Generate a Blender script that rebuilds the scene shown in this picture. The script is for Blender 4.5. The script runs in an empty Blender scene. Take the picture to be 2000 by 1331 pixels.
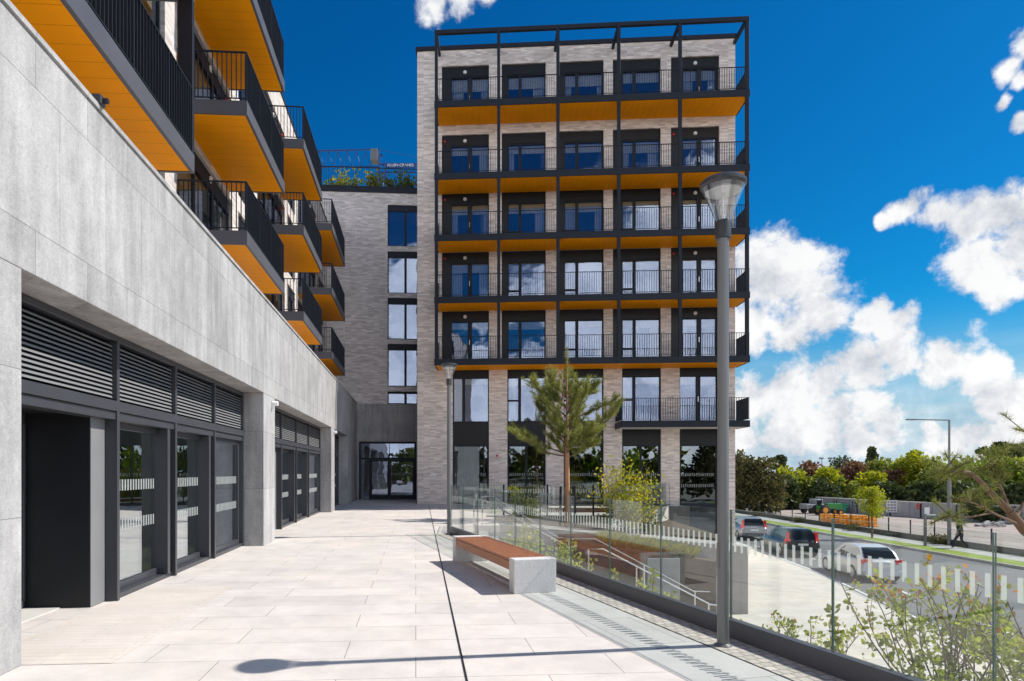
import bpy, math, random
import numpy as np
from mathutils import Vector, Matrix
R = math.radians
random.seed(7)
rng = np.random.default_rng(11)
sc = bpy.context.scene
col = sc.collection

# ------------------------------------------------------------------ camera
cd = bpy.data.cameras.new('camera')
cam = bpy.data.objects.new('camera', cd); col.objects.link(cam)
cam.location = (0, 0, 1.7); cam.rotation_euler = (R(90), 0, 0)
cd.sensor_width = 36; cd.lens = 22.5
cd.shift_x = 0.05; cd.shift_y = 0.127
cd.clip_start = 0.1; cd.clip_end = 3000
sc.camera = cam

# ------------------------------------------------------------------ light
SUN_EL, SUN_AZ = 46.0, 8.5          # azimuth measured from +X towards +Y
SKY_STRENGTH = 0.13
SUN_STRENGTH = 3.1
EXPOSURE = 0.92
sd = bpy.data.lights.new('sun', 'SUN'); sd.energy = SUN_STRENGTH; sd.angle = R(0.53); sd.color = (1.0, 0.955, 0.89)
sun = bpy.data.objects.new('sun', sd); col.objects.link(sun)
sv = Vector((math.cos(R(SUN_EL))*math.cos(R(SUN_AZ)), math.cos(R(SUN_EL))*math.sin(R(SUN_AZ)), math.sin(R(SUN_EL))))
sun.rotation_euler = sv.to_track_quat('Z', 'Y').to_euler()
sun.location = (30, 10, 40)
vs = sc.view_settings
sc.display_settings.display_device = 'sRGB'
vs.view_transform = 'Standard'; vs.look = 'None'; vs.gamma = 1.0; vs.exposure = EXPOSURE; vs.use_curve_mapping = False
sc.render.engine = 'CYCLES'
sc.cycles.use_denoising = True
sc.cycles.max_bounces = 9; sc.cycles.transparent_max_bounces = 24; sc.cycles.glossy_bounces = 4
sc.cycles.diffuse_bounces = 4
sc.cycles.caustics_reflective = False; sc.cycles.caustics_refractive = False
sc.cycles.sample_clamp_indirect = 6

# ------------------------------------------------------------------ world: nishita sky with cumulus clouds
def build_world():
    w = bpy.data.worlds.new('World'); sc.world = w; w.use_nodes = True
    nt = w.node_tree; N = nt.nodes; L = nt.links; N.clear()
    def nd(t, **k):
        n = N.new(t)
        for a, b in k.items(): setattr(n, a, b)
        return n
    def put(sock, v):
        if isinstance(v, bpy.types.NodeSocket): L.new(v, sock)
        elif v is not None: sock.default_value = v
    def M(op, a, b=None, c=None, clamp=False):
        n = nd('ShaderNodeMath', operation=op, use_clamp=clamp)
        put(n.inputs[0], a); put(n.inputs[1], b)
        if c is not None: put(n.inputs[2], c)
        return n.outputs[0]
    def VM(op, a, b=None, sc_=None):
        n = nd('ShaderNodeVectorMath', operation=op); put(n.inputs[0], a); put(n.inputs[1], b)
        if sc_ is not None: n.inputs['Scale'].default_value = sc_
        return n.outputs['Value'] if op in ('LENGTH', 'DISTANCE', 'DOT_PRODUCT') else n.outputs[0]
    out = nd('ShaderNodeOutputWorld'); bg = nd('ShaderNodeBackground')
    bg.inputs['Strength'].default_value = SKY_STRENGTH
    sky = nd('ShaderNodeTexSky', sky_type='NISHITA', sun_disc=False)
    sky.sun_elevation = R(SUN_EL); sky.sun_rotation = R(90 - SUN_AZ)
    sky.air_density = 1.0; sky.dust_density = 0.4; sky.ozone_density = 2.5
    tc = nd('ShaderNodeTexCoord'); dirv = tc.outputs['Generated']
    sep0 = nd('ShaderNodeSeparateXYZ'); L.new(dirv, sep0.inputs[0])
    hs = nd('ShaderNodeHueSaturation'); hs.inputs['Saturation'].default_value = 1.42; hs.inputs['Value'].default_value = 0.50
    L.new(sky.outputs[0], hs.inputs['Color'])
    tn = nd('ShaderNodeMix', data_type='RGBA', blend_type='MULTIPLY'); tn.inputs[0].default_value = 1
    L.new(hs.outputs[0], tn.inputs[6]); tn.inputs[7].default_value = (.06, .69, .84, 1)
    lo_ = nd('ShaderNodeMapRange', clamp=True, interpolation_type='SMOOTHSTEP'); L.new(sep0.outputs['Z'], lo_.inputs['Value'])
    lo_.inputs['From Min'].default_value = 0.24; lo_.inputs['From Max'].default_value = -0.02
    hmix = nd('ShaderNodeMix', data_type='RGBA'); L.new(lo_.outputs[0], hmix.inputs[0]); L.new(tn.outputs[2], hmix.inputs[6]); hmix.inputs[7].default_value = (1.1, 2.1, 2.9, 1)
    sky_c = hmix.outputs[2]
    def noise(vec, scale, detail, rough=.55, dist=0.0):
        n = nd('ShaderNodeTexNoise'); put(n.inputs['Vector'], vec); n.inputs['Scale'].default_value = scale
        n.inputs['Detail'].default_value = detail; n.inputs['Roughness'].default_value = rough; n.inputs['Distortion'].default_value = dist
        return n.outputs['Fac']
    def px(x, y):
        v = Vector(((x-900)/1250, 1, (920-y)/1250)); return tuple(v.normalized())
    blobs = [  # x, y, radius in photo pixels
        (1480,560,120),(1555,540,92),(1590,600,92),(1535,650,80),(1450,650,70),(1620,560,55),
        (1880,440,85),(1945,440,80),(1990,480,95),(1900,520,80),(1930,560,55),(1830,420,52),(1785,400,40),(1742,418,22),
        (1470,780,80),(1540,760,95),(1610,750,85),(1690,720,78),(1760,700,62),(1745,640,40),(1700,620,50),(1850,715,78),(1925,735,60),
        (1720,790,60),(1975,800,75),(1640,800,70),(1550,840,80),(1680,860,60),(1840,850,60),
        (890,-14,58),(845,-5,42),(935,-2,38),(1440,860,70),(1510,850,75),(1610,850,80),(1740,840,60),(1900,860,70),(1980,870,70),
        (1985,100,30),(1950,150,30),(1985,160,26),(1990,245,26),(1960,200,18)]
    def field(vec):
        acc = None
        for (x, y, r) in blobs:
            d = VM('DISTANCE', vec, px(x, y))
            cosl = 1/math.sqrt(1+((x-900)/1250)**2+((920-y)/1250)**2)
            v = M('MULTIPLY_ADD', d, -1.0/(r/1250*cosl*.93), 1.0)
            acc = v if acc is None else M('SMOOTH_MAX', acc, v, 0.18)
        return acc
    warp = nd('ShaderNodeTexNoise'); put(warp.inputs['Vector'], dirv); warp.inputs['Scale'].default_value = 9; warp.inputs['Detail'].default_value = 4
    wv = VM('SCALE', VM('SUBTRACT', warp.outputs['Color'], (0.5, 0.5, 0.5)), None, 0.075)
    vec = VM('ADD', dirv, wv)
    f = field(vec)
    n1 = noise(dirv, 13, 11, .64, .2)
    n1c = noise(dirv, 42, 6, .62)
    dens_r = M('ADD', M('ADD', f, M('MULTIPLY_ADD', n1, 2.2, -1.23)), M('MULTIPLY_ADD', n1c, .8, -.4))
    # hemisphere behind the camera and overhead: free noise clouds (seen in the windows, brightened below as added fill for shaded facades)
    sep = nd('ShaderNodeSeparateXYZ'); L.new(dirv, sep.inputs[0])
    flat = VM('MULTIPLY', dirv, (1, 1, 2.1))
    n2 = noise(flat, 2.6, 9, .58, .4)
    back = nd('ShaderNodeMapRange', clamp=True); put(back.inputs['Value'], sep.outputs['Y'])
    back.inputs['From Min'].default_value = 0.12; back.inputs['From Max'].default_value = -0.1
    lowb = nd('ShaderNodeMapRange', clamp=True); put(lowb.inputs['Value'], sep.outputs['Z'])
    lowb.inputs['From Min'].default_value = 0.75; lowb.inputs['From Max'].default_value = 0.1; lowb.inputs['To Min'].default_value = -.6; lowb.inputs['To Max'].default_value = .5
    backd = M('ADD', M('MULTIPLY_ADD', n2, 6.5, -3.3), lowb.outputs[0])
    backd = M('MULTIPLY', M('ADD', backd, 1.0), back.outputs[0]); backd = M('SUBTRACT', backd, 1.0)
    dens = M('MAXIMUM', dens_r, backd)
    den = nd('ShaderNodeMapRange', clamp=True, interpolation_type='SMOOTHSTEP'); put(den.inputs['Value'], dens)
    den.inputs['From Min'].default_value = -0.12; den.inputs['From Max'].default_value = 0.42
    # horizon veil of thin white cloud
    veiln = noise(VM('MULTIPLY', dirv, (1.2, 1.2, 9)), 5, 7, .6)
    hz = nd('ShaderNodeMapRange', clamp=True, interpolation_type='SMOOTHSTEP'); put(hz.inputs['Value'], sep.outputs['Z'])
    hz.inputs['From Min'].default_value = 0.20; hz.inputs['From Max'].default_value = 0.0
    veil = M('MULTIPLY', hz.outputs[0], M('MULTIPLY_ADD', veiln, 1.7, -0.15, clamp=True))
    # cloud shading: denser towards the sun side = brighter
    offv = VM('ADD', dirv, tuple(Vector((0.020, 0.0, 0.028))))
    n1b = noise(offv, 13, 11, .64, .2)
    sh = M('MULTIPLY_ADD', M('SUBTRACT', n1, n1b), 2.2, 0.80, clamp=True)
    n3 = noise(dirv, 6.5, 5, .5)
    sh2 = M('MULTIPLY', sh, M('MULTIPLY_ADD', n3, 0.55, 0.62), clamp=True)
    cr = nd('ShaderNodeValToRGB'); put(cr.inputs[0], sh2)
    cr.color_ramp.elements[0].position = 0.22; cr.color_ramp.elements[0].color = (0.50, 0.54, 0.62, 1)
    cr.color_ramp.elements[1].position = 0.95; cr.color_ramp.elements[1].color = (1, 1, 1, 1)
    cc0 = VM('SCALE', cr.outputs[0], None, 4.1)
    kb = nd('ShaderNodeCombineXYZ'); kbm = M('MULTIPLY_ADD', back.outputs[0], 1.4, 1.0)  # extra brightness for unseen clouds behind the camera, added to fill shaded facades
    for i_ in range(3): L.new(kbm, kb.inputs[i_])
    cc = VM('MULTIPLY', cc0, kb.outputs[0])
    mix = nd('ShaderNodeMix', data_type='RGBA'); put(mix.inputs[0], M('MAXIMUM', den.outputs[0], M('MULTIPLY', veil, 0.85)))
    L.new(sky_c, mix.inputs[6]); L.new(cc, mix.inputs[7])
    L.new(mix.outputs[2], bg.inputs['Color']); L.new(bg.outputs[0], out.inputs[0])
build_world()

# ------------------------------------------------------------------ material helpers
MAT = {}
class NT:
    def __init__(s, name):
        m = bpy.data.materials.new(name); m.use_nodes = True
        s.m = m; s.nt = m.node_tree; s.N = s.nt.nodes; s.L = s.nt.links; s.N.clear()
        s.out = s.N.new('ShaderNodeOutputMaterial'); MAT[name] = m
    def n(s, t, **k):
        x = s.N.new(t)
        for a, b in k.items(): setattr(x, a, b)
        return x
    def put(s, sock, v):
        if isinstance(v, bpy.types.NodeSocket): s.L.new(v, sock)
        elif v is not None:
            if isinstance(v, tuple) and len(v) == 3 and sock.type == 'RGBA': v = v + (1,)
            sock.default_value = v
    def math(s, op, a, b=None, c=None, clamp=False):
        x = s.n('ShaderNodeMath', operation=op, use_clamp=clamp); s.put(x.inputs[0], a); s.put(x.inputs[1], b)
        if c is not None: s.put(x.inputs[2], c)
        return x.outputs[0]
    def vm(s, op, a, b=None):
        x = s.n('ShaderNodeVectorMath', operation=op); s.put(x.inputs[0], a); s.put(x.inputs[1], b)
        return x.outputs['Value'] if op in ('LENGTH', 'DOT_PRODUCT') else x.outputs[0]
    def obj(s): return s.n('ShaderNodeTexCoord').outputs['Object']
    def comb(s, x, y, z=0.0):
        c = s.n('ShaderNodeCombineXYZ'); s.put(c.inputs[0], x); s.put(c.inputs[1], y); s.put(c.inputs[2], z); return c.outputs[0]
    def sepx(s, v):
        c = s.n('ShaderNodeSeparateXYZ'); s.put(c.inputs[0], v); return c.outputs
    def noise(s, vec, scale, detail=4, rough=.55):
        x = s.n('ShaderNodeTexNoise'); s.put(x.inputs['Vector'], vec); x.inputs['Scale'].default_value = scale
        x.inputs['Detail'].default_value = detail; x.inputs['Roughness'].default_value = rough; return x.outputs['Fac']
    def mix(s, f, a, b, mode='MIX'):
        x = s.n('ShaderNodeMix', data_type='RGBA', blend_type=mode); s.put(x.inputs[0], f); s.put(x.inputs[6], a); s.put(x.inputs[7], b); return x.outputs[2]
    def ramp(s, f, stops):
        x = s.n('ShaderNodeValToRGB'); s.put(x.inputs[0], f); e = x.color_ramp.elements
        while len(e) < len(stops): e.new(0.5)
        for i, (p, c) in enumerate(stops): e[i].position = p; e[i].color = (c[0], c[1], c[2], 1)
        return x.outputs[0]
    def bump(s, h, strength=.3, dist=.01):
        x = s.n('ShaderNodeBump'); s.put(x.inputs['Height'], h); x.inputs['Strength'].default_value = strength; x.inputs['Distance'].default_value = dist
        return x.outputs[0]
    def bsdf(s, color, rough=.6, metal=0.0, normal=None, spec=None, link=True):
        b = s.n('ShaderNodeBsdfPrincipled'); s.put(b.inputs['Base Color'], color); s.put(b.inputs['Roughness'], rough)
        b.inputs['Metallic'].default_value = metal
        if spec is not None: b.inputs['Specular IOR Level'].default_value = spec
        if normal is not None: s.L.new(normal, b.inputs['Normal'])
        if link: s.L.new(b.outputs[0], s.out.inputs[0])
        return b

def plain(name, c, rough=.6, metal=0.0, var=.12, scale=6.0, spec=None, bumps=0.0):
    t = NT(name); o = t.obj(); nz = t.noise(o, scale, 6)
    f = t.math('MULTIPLY_ADD', nz, 2*var, 1-var)
    colr = t.mix(1.0, c, t.comb(f, f, f), 'MULTIPLY')
    rr = t.math('MULTIPLY_ADD', nz, .16, rough-.08)
    nrm = t.bump(t.noise(o, scale*9, 3), bumps, .004) if bumps else None
    t.bsdf(colr, rr, metal, nrm, spec); return t.m

def brick_mat(name, c1, c2, mortar, bw, bh, ms, off=.5, coord='xz', dark=None, stain=.25, bumpd=.004, tint=None, rough=.85, speck=0.0):
    """coord xz: wall in its own frame; 'terrace': paving rows square to the left-hand building"""
    t = NT(name); o = t.obj(); x, y, z = t.sepx(o)
    if coord == 'xz': v = t.comb(t.math('SUBTRACT', x, y), z)
    elif coord == 'xy': v = t.comb(x, y)
    elif coord == 'yz': v = t.comb(t.math('SUBTRACT', y, x), z)
    else:
        ux, uy, nx, ny = coord
        v = t.comb(t.vm('DOT_PRODUCT', o, (nx, ny, 0)), t.vm('DOT_PRODUCT', o, (ux, uy, 0)))
    b = t.n('ShaderNodeTexBrick'); t.put(b.inputs['Vector'], v)
    b.offset = off; b.squash = 1.0; b.offset_frequency = 2
    b.inputs['Scale'].default_value = 1; b.inputs['Brick Width'].default_value = bw; b.inputs['Row Height'].default_value = bh
    b.inputs['Mortar Size'].default_value = ms; b.inputs['Mortar Smooth'].default_value = .1; b.inputs['Bias'].default_value = 0.0
    t.put(b.inputs['Color1'], c1); t.put(b.inputs['Color2'], c2); t.put(b.inputs['Mortar'], mortar)
    c = b.outputs['Color']
    big = t.noise(o, .55, 5, .6); med = t.noise(o, 5.0, 6, .65)
    if coord == 'xz' or coord == 'yz':
        st = t.noise(t.vm('MULTIPLY', o, (2.2, 2.2, .35)), 1.6, 6, .6)
    else: st = t.noise(o, 1.7, 7, .62)
    k = t.math('MULTIPLY_ADD', big, stain, 1-stain*.5)
    k = t.math('MULTIPLY', k, t.math('MULTIPLY_ADD', st, stain*1.2, 1-stain*.6))
    k = t.math('MULTIPLY', k, t.math('MULTIPLY_ADD', med, stain*.5, 1-stain*.25))
    if speck:
        sp = t.noise(o, 75, 3, .7); k = t.math('MULTIPLY', k, t.math('MULTIPLY_ADD', sp, speck*2, 1-speck))
        sp2 = t.noise(o, 24, 4, .75); k = t.math('MULTIPLY', k, t.math('MULTIPLY_ADD', sp2, speck*1.6, 1-speck*.8))
    c = t.mix(1.0, c, t.comb(k, k, k), 'MULTIPLY')
    if tint is not None: c = t.mix(t.math('MULTIPLY_ADD', big, 1.6, -.55, clamp=True), c, t.mix(1.0, c, tint, 'MULTIPLY'))
    h = t.math('ADD', t.math('MULTIPLY', b.outputs['Fac'], -1.0), t.math('MULTIPLY', med, .25))
    t.bsdf(c, rough, 0, t.bump(h, .5, bumpd)); return t.m

U = (-.0702, .9975); NN = (-.9975, -.0702)
# facade bricks: long thin pale bricks, three tones
def long_brick(name, base, kk=1.0):
    t = NT(name); o = t.obj(); x, y, z = t.sepx(o)
    v = t.comb(t.math('SUBTRACT', x, y), z)
    b = t.n('ShaderNodeTexBrick'); t.put(b.inputs['Vector'], v); b.offset = .37; b.offset_frequency = 3
    b.inputs['Scale'].default_value = 1; b.inputs['Brick Width'].default_value = .33; b.inputs['Row Height'].default_value = .075
    b.inputs['Mortar Size'].default_value = .006; b.inputs['Mortar Smooth'].default_value = .2
    t.put(b.inputs['Color1'], (0.0, 0.0, 0.0)); t.put(b.inputs['Color2'], (1.0, 1.0, 1.0)); t.put(b.inputs['Mortar'], (0.45, 0.45, 0.45))
    r = t.ramp(b.outputs['Color'], [(0.0, tuple(i*.70 for i in base)), (0.35, tuple(i*.90 for i in base)), (0.7, base), (1.0, (min(.9, base[0]*1.16), min(.88, base[1]*1.18), min(.86, base[2]*1.2)))])
    streak = t.noise(t.vm('MULTIPLY', t.comb(t.math('SUBTRACT', x, y), 0.0, z), (.9, 1, 7.0)), 1.3, 7, .62)
    k = t.math('MULTIPLY_ADD', streak, .75, .62)
    big = t.noise(o, .35, 4); k = t.math('MULTIPLY', k, t.math('MULTIPLY_ADD', big, .25, .88))
    c = t.mix(1.0, r, t.comb(k, k, k), 'MULTIPLY')
    c = t.mix(t.math('MULTIPLY', b.outputs['Fac'], .8), c, tuple(i*.85 for i in base))
    t.bsdf(c, .9, 0, t.bump(t.math('MULTIPLY', b.outputs['Fac'], -1.0), .5, .005)); return t.m
long_brick('brick_tower', (.76, .67, .61))
long_brick('brick_link', (.70, .64, .61))
long_brick('brick_left', (.62, .56, .52))
brick_mat('limestone', (.315, .308, .305), (.375, .368, .364), (.16, .16, .165), .92, 1.29, .0035, stain=1.0, speck=.5, rough=.75, off=.43)
brick_mat('paving', (.665, .615, .58), (.61, .565, .53), (.30, .27, .25), 1.75, .585, .0045, off=.37, coord=(U[0], U[1], -NN[0], -NN[1]), stain=.46, speck=.12, bumpd=.002, tint=(1.0, .93, .85), rough=.62)
ub = Vector((-.2696, .963)); nb = Vector((.963, .2696))
brick_mat('paving_band', (.53, .51, .48), (.58, .56, .53), (.25, .25, .24), .55, 1.1, .004, coord=(ub.x, ub.y, nb.x, nb.y), stain=.3, speck=.16, bumpd=.002, rough=.65)
brick_mat('setts', (.48, .43, .38), (.63, .57, .51), (.26, .24, .22), .105, .105, .007, coord=(ub.x, ub.y, nb.x, nb.y), stain=.5, speck=.1, bumpd=.006)
brick_mat('setts_fine', (.62, .55, .48), (.65, .58, .53), (.47, .43, .39), 1.1, .115, .004, coord=(U[0], U[1], -NN[0], -NN[1]), stain=.3, speck=.1, bumpd=.004)
brick_mat('plaza_paving', (.66, .61, .54), (.60, .55, .49), (.40, .37, .33), .9, .45, .004, coord=(U[0], U[1], -NN[0], -NN[1]), stain=.42, speck=.08, tint=(1.0, .9, .78), rough=.7)
brick_mat('ramp_paving', (.30, .285, .27), (.34, .32, .30), (.18, .17, .16), .9, .45, .004, coord='xy', stain=.3)
brick_mat('concrete_panel', (.34, .33, .325), (.40, .39, .38), (.15, .15, .15), 3.1, 4.0, .03, off=0.0, stain=.6, speck=.1)
brick_mat('rubble_wall', (.07, .065, .05), (.13, .115, .09), (.09, .08, .065), .3, .14, .012, stain=.6)
plain('metal_dark', (.016, .020, .029), .5, .0, .18, 3.0, spec=.22)
plain('metal_frame', (.050, .052, .060), .36, .0, .15, 4.0, spec=.4)
plain('metal_fascia', (.088, .09, .104), .42, .0, .16, 2.0, spec=.3)
plain('metal_panel', (.018, .019, .022), .4, .0, .2, 1.4, spec=.25)
plain('louvre_grey', (.20, .20, .205), .45, 0, .1, 3)
plain('lamp_grey', (.17, .172, .175), .33, .25, .08, 4.0)
plain('lamp_dark', (.045, .047, .05), .35, .2, .1, 4.0)
plain('white_disk', (.74, .74, .72), .5, 0, .04, 10)
plain('steel', (.62, .60, .57), .25, .9, .08, 8)
plain('granite', (.63, .62, .615), .7, 0, .30, 32, bumps=.2)
plain('concrete', (.33, .325, .315), .85, 0, .22, 3, bumps=.3)
plain('concrete_light', (.56, .54, .50), .85, 0, .15, 3, bumps=.2)
plain('asphalt', (.15, .148, .15), .85, 0, .22, 9, bumps=.5)
plain('kerb_stone', (.45, .44, .42), .8, 0, .15, 3)
plain('road_paint', (.72, .72, .70), .7, 0, .2, 8)
plain('footpath_concrete', (.42, .405, .38), .85, 0, .2, 2)
plain('gravel', (.36, .30, .26), .95, 0, .35, 1.1, bumps=.6)
plain('soil', (.10, .075, .05), .95, 0, .4, 4, bumps=.7)
plain('earth', (.30, .27, .20), .95, 0, .4, .2)
plain('white_paint', (.78, .78, .77), .5, 0, .05, 4)
plain('red_paint', (.55, .02, .02), .4, 0, .05, 4)
plain('blind_cream', (.80, .76, .62), .8, 0, .08, 2)
plain('curtain_pale', (.72, .71, .68), .9, 0, .1, 3)
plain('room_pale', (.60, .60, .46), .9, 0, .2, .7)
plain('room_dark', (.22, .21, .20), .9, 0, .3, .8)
plain('bark', (.17, .105, .065), .9, 0, .35, 12, bumps=.8)
plain('bark_orange', (.42, .22, .12), .85, 0, .3, 9, bumps=.8)
plain('twig', (.17, .12, .09), .85, 0, .25, 12)
plain('tyre', (.02, .02, .021), .8, 0, .2, 8)
plain('rim', (.45, .45, .46), .3, .8, .1, 8)
plain('plate', (.75, .75, .72), .4, 0, .04, 8)
plain('green_paint', (.02, .22, .12), .4, 0, .2, 2)
plain('tractor_green', (.04, .25, .05), .4, 0, .2, 2)
plain('barrier_yellow', (.80, .33, .015), .5, 0, .15, 2)
plain('jeep_grey', (.36, .38, .38), .4, .2, .1, 2)
plain('crane_blue', (.012, .05, .19), .5, 0, .15, 1)
plain('skin_tone', (.45, .28, .2), .6, 0, .05, 6)
plain('jacket_green', (.008, .022, .018), .8, 0, .2, 6)
plain('trousers_dark', (.02, .025, .04), .8, 0, .2, 6)
plain('hair_dark', (.03, .02, .015), .7, 0, .2, 6)
plain('stone_dark', (.085, .083, .08), .6, 0, .3, 3)

def orange():
    t = NT('orange_soffit'); o = t.obj(); x, y, z = t.sepx(o)
    f = t.math('FRACT', t.math('MULTIPLY', x, 1/.32))
    ln = t.math('LESS_THAN', f, .035)
    nz = t.noise(o, 1.5, 4)
    k = t.math('MULTIPLY_ADD', nz, .22, .89)
    c = t.mix(1.0, (.98, .35, .004), t.comb(k, k, k), 'MULTIPLY')
    c = t.mix(t.math('MULTIPLY', ln, .45), c, (.32, .10, .01))
    t.bsdf(c, .42, 0, t.bump(t.math('MULTIPLY', ln, -1.0), .4, .003), .03)
orange()

def wood():
    t = NT('bench_wood'); o = t.obj()
    x, y, z = t.sepx(o)
    g = t.noise(t.vm('MULTIPLY', o, (18, 1.1, 18)), 3, 6, .6)
    c = t.ramp(g, [(.2, (.25, .095, .048)), (.55, (.42, .175, .092)), (.85, (.56, .28, .16))])
    t.bsdf(c, .55, 0, t.bump(g, .3, .002), .35)
wood()

def corten():
    t = NT('corten'); o = t.obj(); g = t.noise(o, 3.5, 8, .65)
    c = t.ramp(g, [(.25, (.07, .028, .018)), (.55, (.15, .06, .034)), (.8, (.22, .10, .06))])
    t.bsdf(c, .85, 0, t.bump(g, .3, .003))
corten()

def grass_mat():
    t = NT('grass'); o = t.obj(); g = t.noise(o, 1.3, 8, .7)
    c = t.ramp(g, [(.3, (.14, .20, .02)), (.55, (.25, .32, .035)), (.8, (.38, .40, .06))])
    t.bsdf(c, .9, 0, t.bump(t.noise(o, 30, 3), .8, .03))
grass_mat()

def glass(name, tint, base_fac, fres=1.0, rough=.0, wav=0.0, gcol=(.95, .97, 1.0)):
    t = NT(name)
    tr = t.n('ShaderNodeBsdfTransparent'); t.put(tr.inputs[0], tint)
    gl = t.n('ShaderNodeBsdfGlossy'); gl.inputs['Roughness'].default_value = rough; t.put(gl.inputs[0], gcol)
    lw = t.n('ShaderNodeLayerWeight'); lw.inputs['Blend'].default_value = .5
    sch = t.math('MULTIPLY_ADD', t.math('POWER', lw.outputs['Facing'], 5.0), .96, .04)
    if wav:
        nz = t.noise(t.obj(), .9, 2); bm = t.bump(nz, wav, .02); t.L.new(bm, gl.inputs['Normal'])
    f = t.math('MULTIPLY_ADD', sch, fres, base_fac, clamp=True)
    mx = t.n('ShaderNodeMixShader'); t.put(mx.inputs[0], f); t.L.new(tr.outputs[0], mx.inputs[1]); t.L.new(gl.outputs[0], mx.inputs[2])
    t.L.new(mx.outputs[0], t.out.inputs[0]); return t.m
glass('glass_window', (.95, .97, .96), .27, 1.0, .0, .35, (.37, .43, .58))
glass('glass_shop', (.86, .92, .78), .47, 1.1, .0, .12, (.86, .92, 1.0))
glass('glass_ground', (.55, .60, .56), .16, 1.1, .0, .12, (.60, .66, .74))
glass('glass_rail', (.94, .965, .95), .02, 1.0)
glass('glass_lamp', (.93, .94, .95), .10, 1.3, .04)
glass('glass_car', (.10, .13, .13), .10, 1.2)
plain('glass_edge', (.10, .16, .14), .25, 0, .05, 4, spec=.6)
def film():
    t = NT('white_film'); tp = t.n('ShaderNodeBsdfTransparent'); d = t.n('ShaderNodeBsdfDiffuse'); t.put(d.inputs[0], (.78, .80, .78)); tl = t.n('ShaderNodeBsdfTranslucent'); t.put(tl.inputs[0], (.78, .80, .78))
    m = t.n('ShaderNodeMixShader'); m.inputs[0].default_value = .5; t.L.new(d.outputs[0], m.inputs[1]); t.L.new(tl.outputs[0], m.inputs[2])
    m2 = t.n('ShaderNodeMixShader'); m2.inputs[0].default_value = .46; t.L.new(tp.outputs[0], m2.inputs[1]); t.L.new(m.outputs[0], m2.inputs[2]); t.L.new(m2.outputs[0], t.out.inputs[0])
film()
def car_paint(name, c, metal=.0):
    t = NT(name); b = t.bsdf(c, .3, metal); b.inputs['Coat Weight'].default_value = .8; b.inputs['Coat Roughness'].default_value = .06
car_paint('paint_black', (.012, .016, .016)); car_paint('paint_white', (.62, .64, .66)); car_paint('paint_silver', (.36, .37, .40), .5)
t_ = NT('tail_red'); b_ = t_.bsdf((.75, .015, .02), .15); b_.inputs['Coat Weight'].default_value = .7

def leaf_mat(name, c1, c2, c3, trans=.35, hue=None):
    t = NT(name); g = t.n('ShaderNodeNewGeometry'); rnd = g.outputs['Random Per Island']
    o = t.obj(); cl = t.noise(o, .9, 3)
    f = t.math('ADD', t.math('MULTIPLY', rnd, .6), t.math('MULTIPLY_ADD', cl, 1.4, -.5), clamp=True)
    c = t.ramp(f, [(.1, c1), (.5, c2), (.95, c3)])
    b = t.bsdf(c, .6, link=False, spec=.3)
    tl = t.n('ShaderNodeBsdfTranslucent'); t.put(tl.inputs[0], t.mix(1.0, c, (1.3, 1.3, .5), 'MULTIPLY'))
    m = t.n('ShaderNodeMixShader'); m.inputs[0].default_value = trans
    t.L.new(b.outputs[0], m.inputs[1]); t.L.new(tl.outputs[0], m.inputs[2]); t.L.new(m.outputs[0], t.out.inputs[0]); return t.m
leaf_mat('leaf_fresh', (0.121, 0.189, 0.027), (0.257, 0.351, 0.041), (0.446, 0.54, 0.081), .4)
leaf_mat('leaf_yellow', (0.17, 0.21, 0.03), (0.38, 0.38, 0.04), (0.66, 0.46, 0.06), .4)
leaf_mat('leaf_dark', (.055, .058, .024), (.115, .11, .042), (.21, .18, .07), .2)
leaf_mat('leaf_deep', (0.035, 0.05, 0.022), (0.07, 0.095, 0.036), (0.12, 0.145, 0.055), .15)
leaf_mat('leaf_mid', (.10, .13, .025), (.21, .25, .04), (.36, .38, .07), .3)
leaf_mat('leaf_lime', (.17, .20, .02), (.36, .38, .03), (.56, .54, .05), .4)
leaf_mat('leaf_copper', (0.09, 0.044, 0.036), (0.2, 0.096, 0.07), (0.34, 0.2, 0.11), .25)
leaf_mat('leaf_shrub', (0.19, 0.24, 0.045), (0.36, 0.41, 0.08), (0.56, 0.55, 0.15), .4)
leaf_mat('leaf_shrub_tip', (.40, .12, .05), (.55, .22, .06), (.50, .35, .10), .4)
leaf_mat('needle', (0.11, 0.135, 0.04), (0.25, 0.28, 0.08), (0.44, 0.44, 0.14), .25)
leaf_mat('grass_blade', (.16, .17, .03), (.33, .33, .06), (.52, .48, .15), .35)

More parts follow.
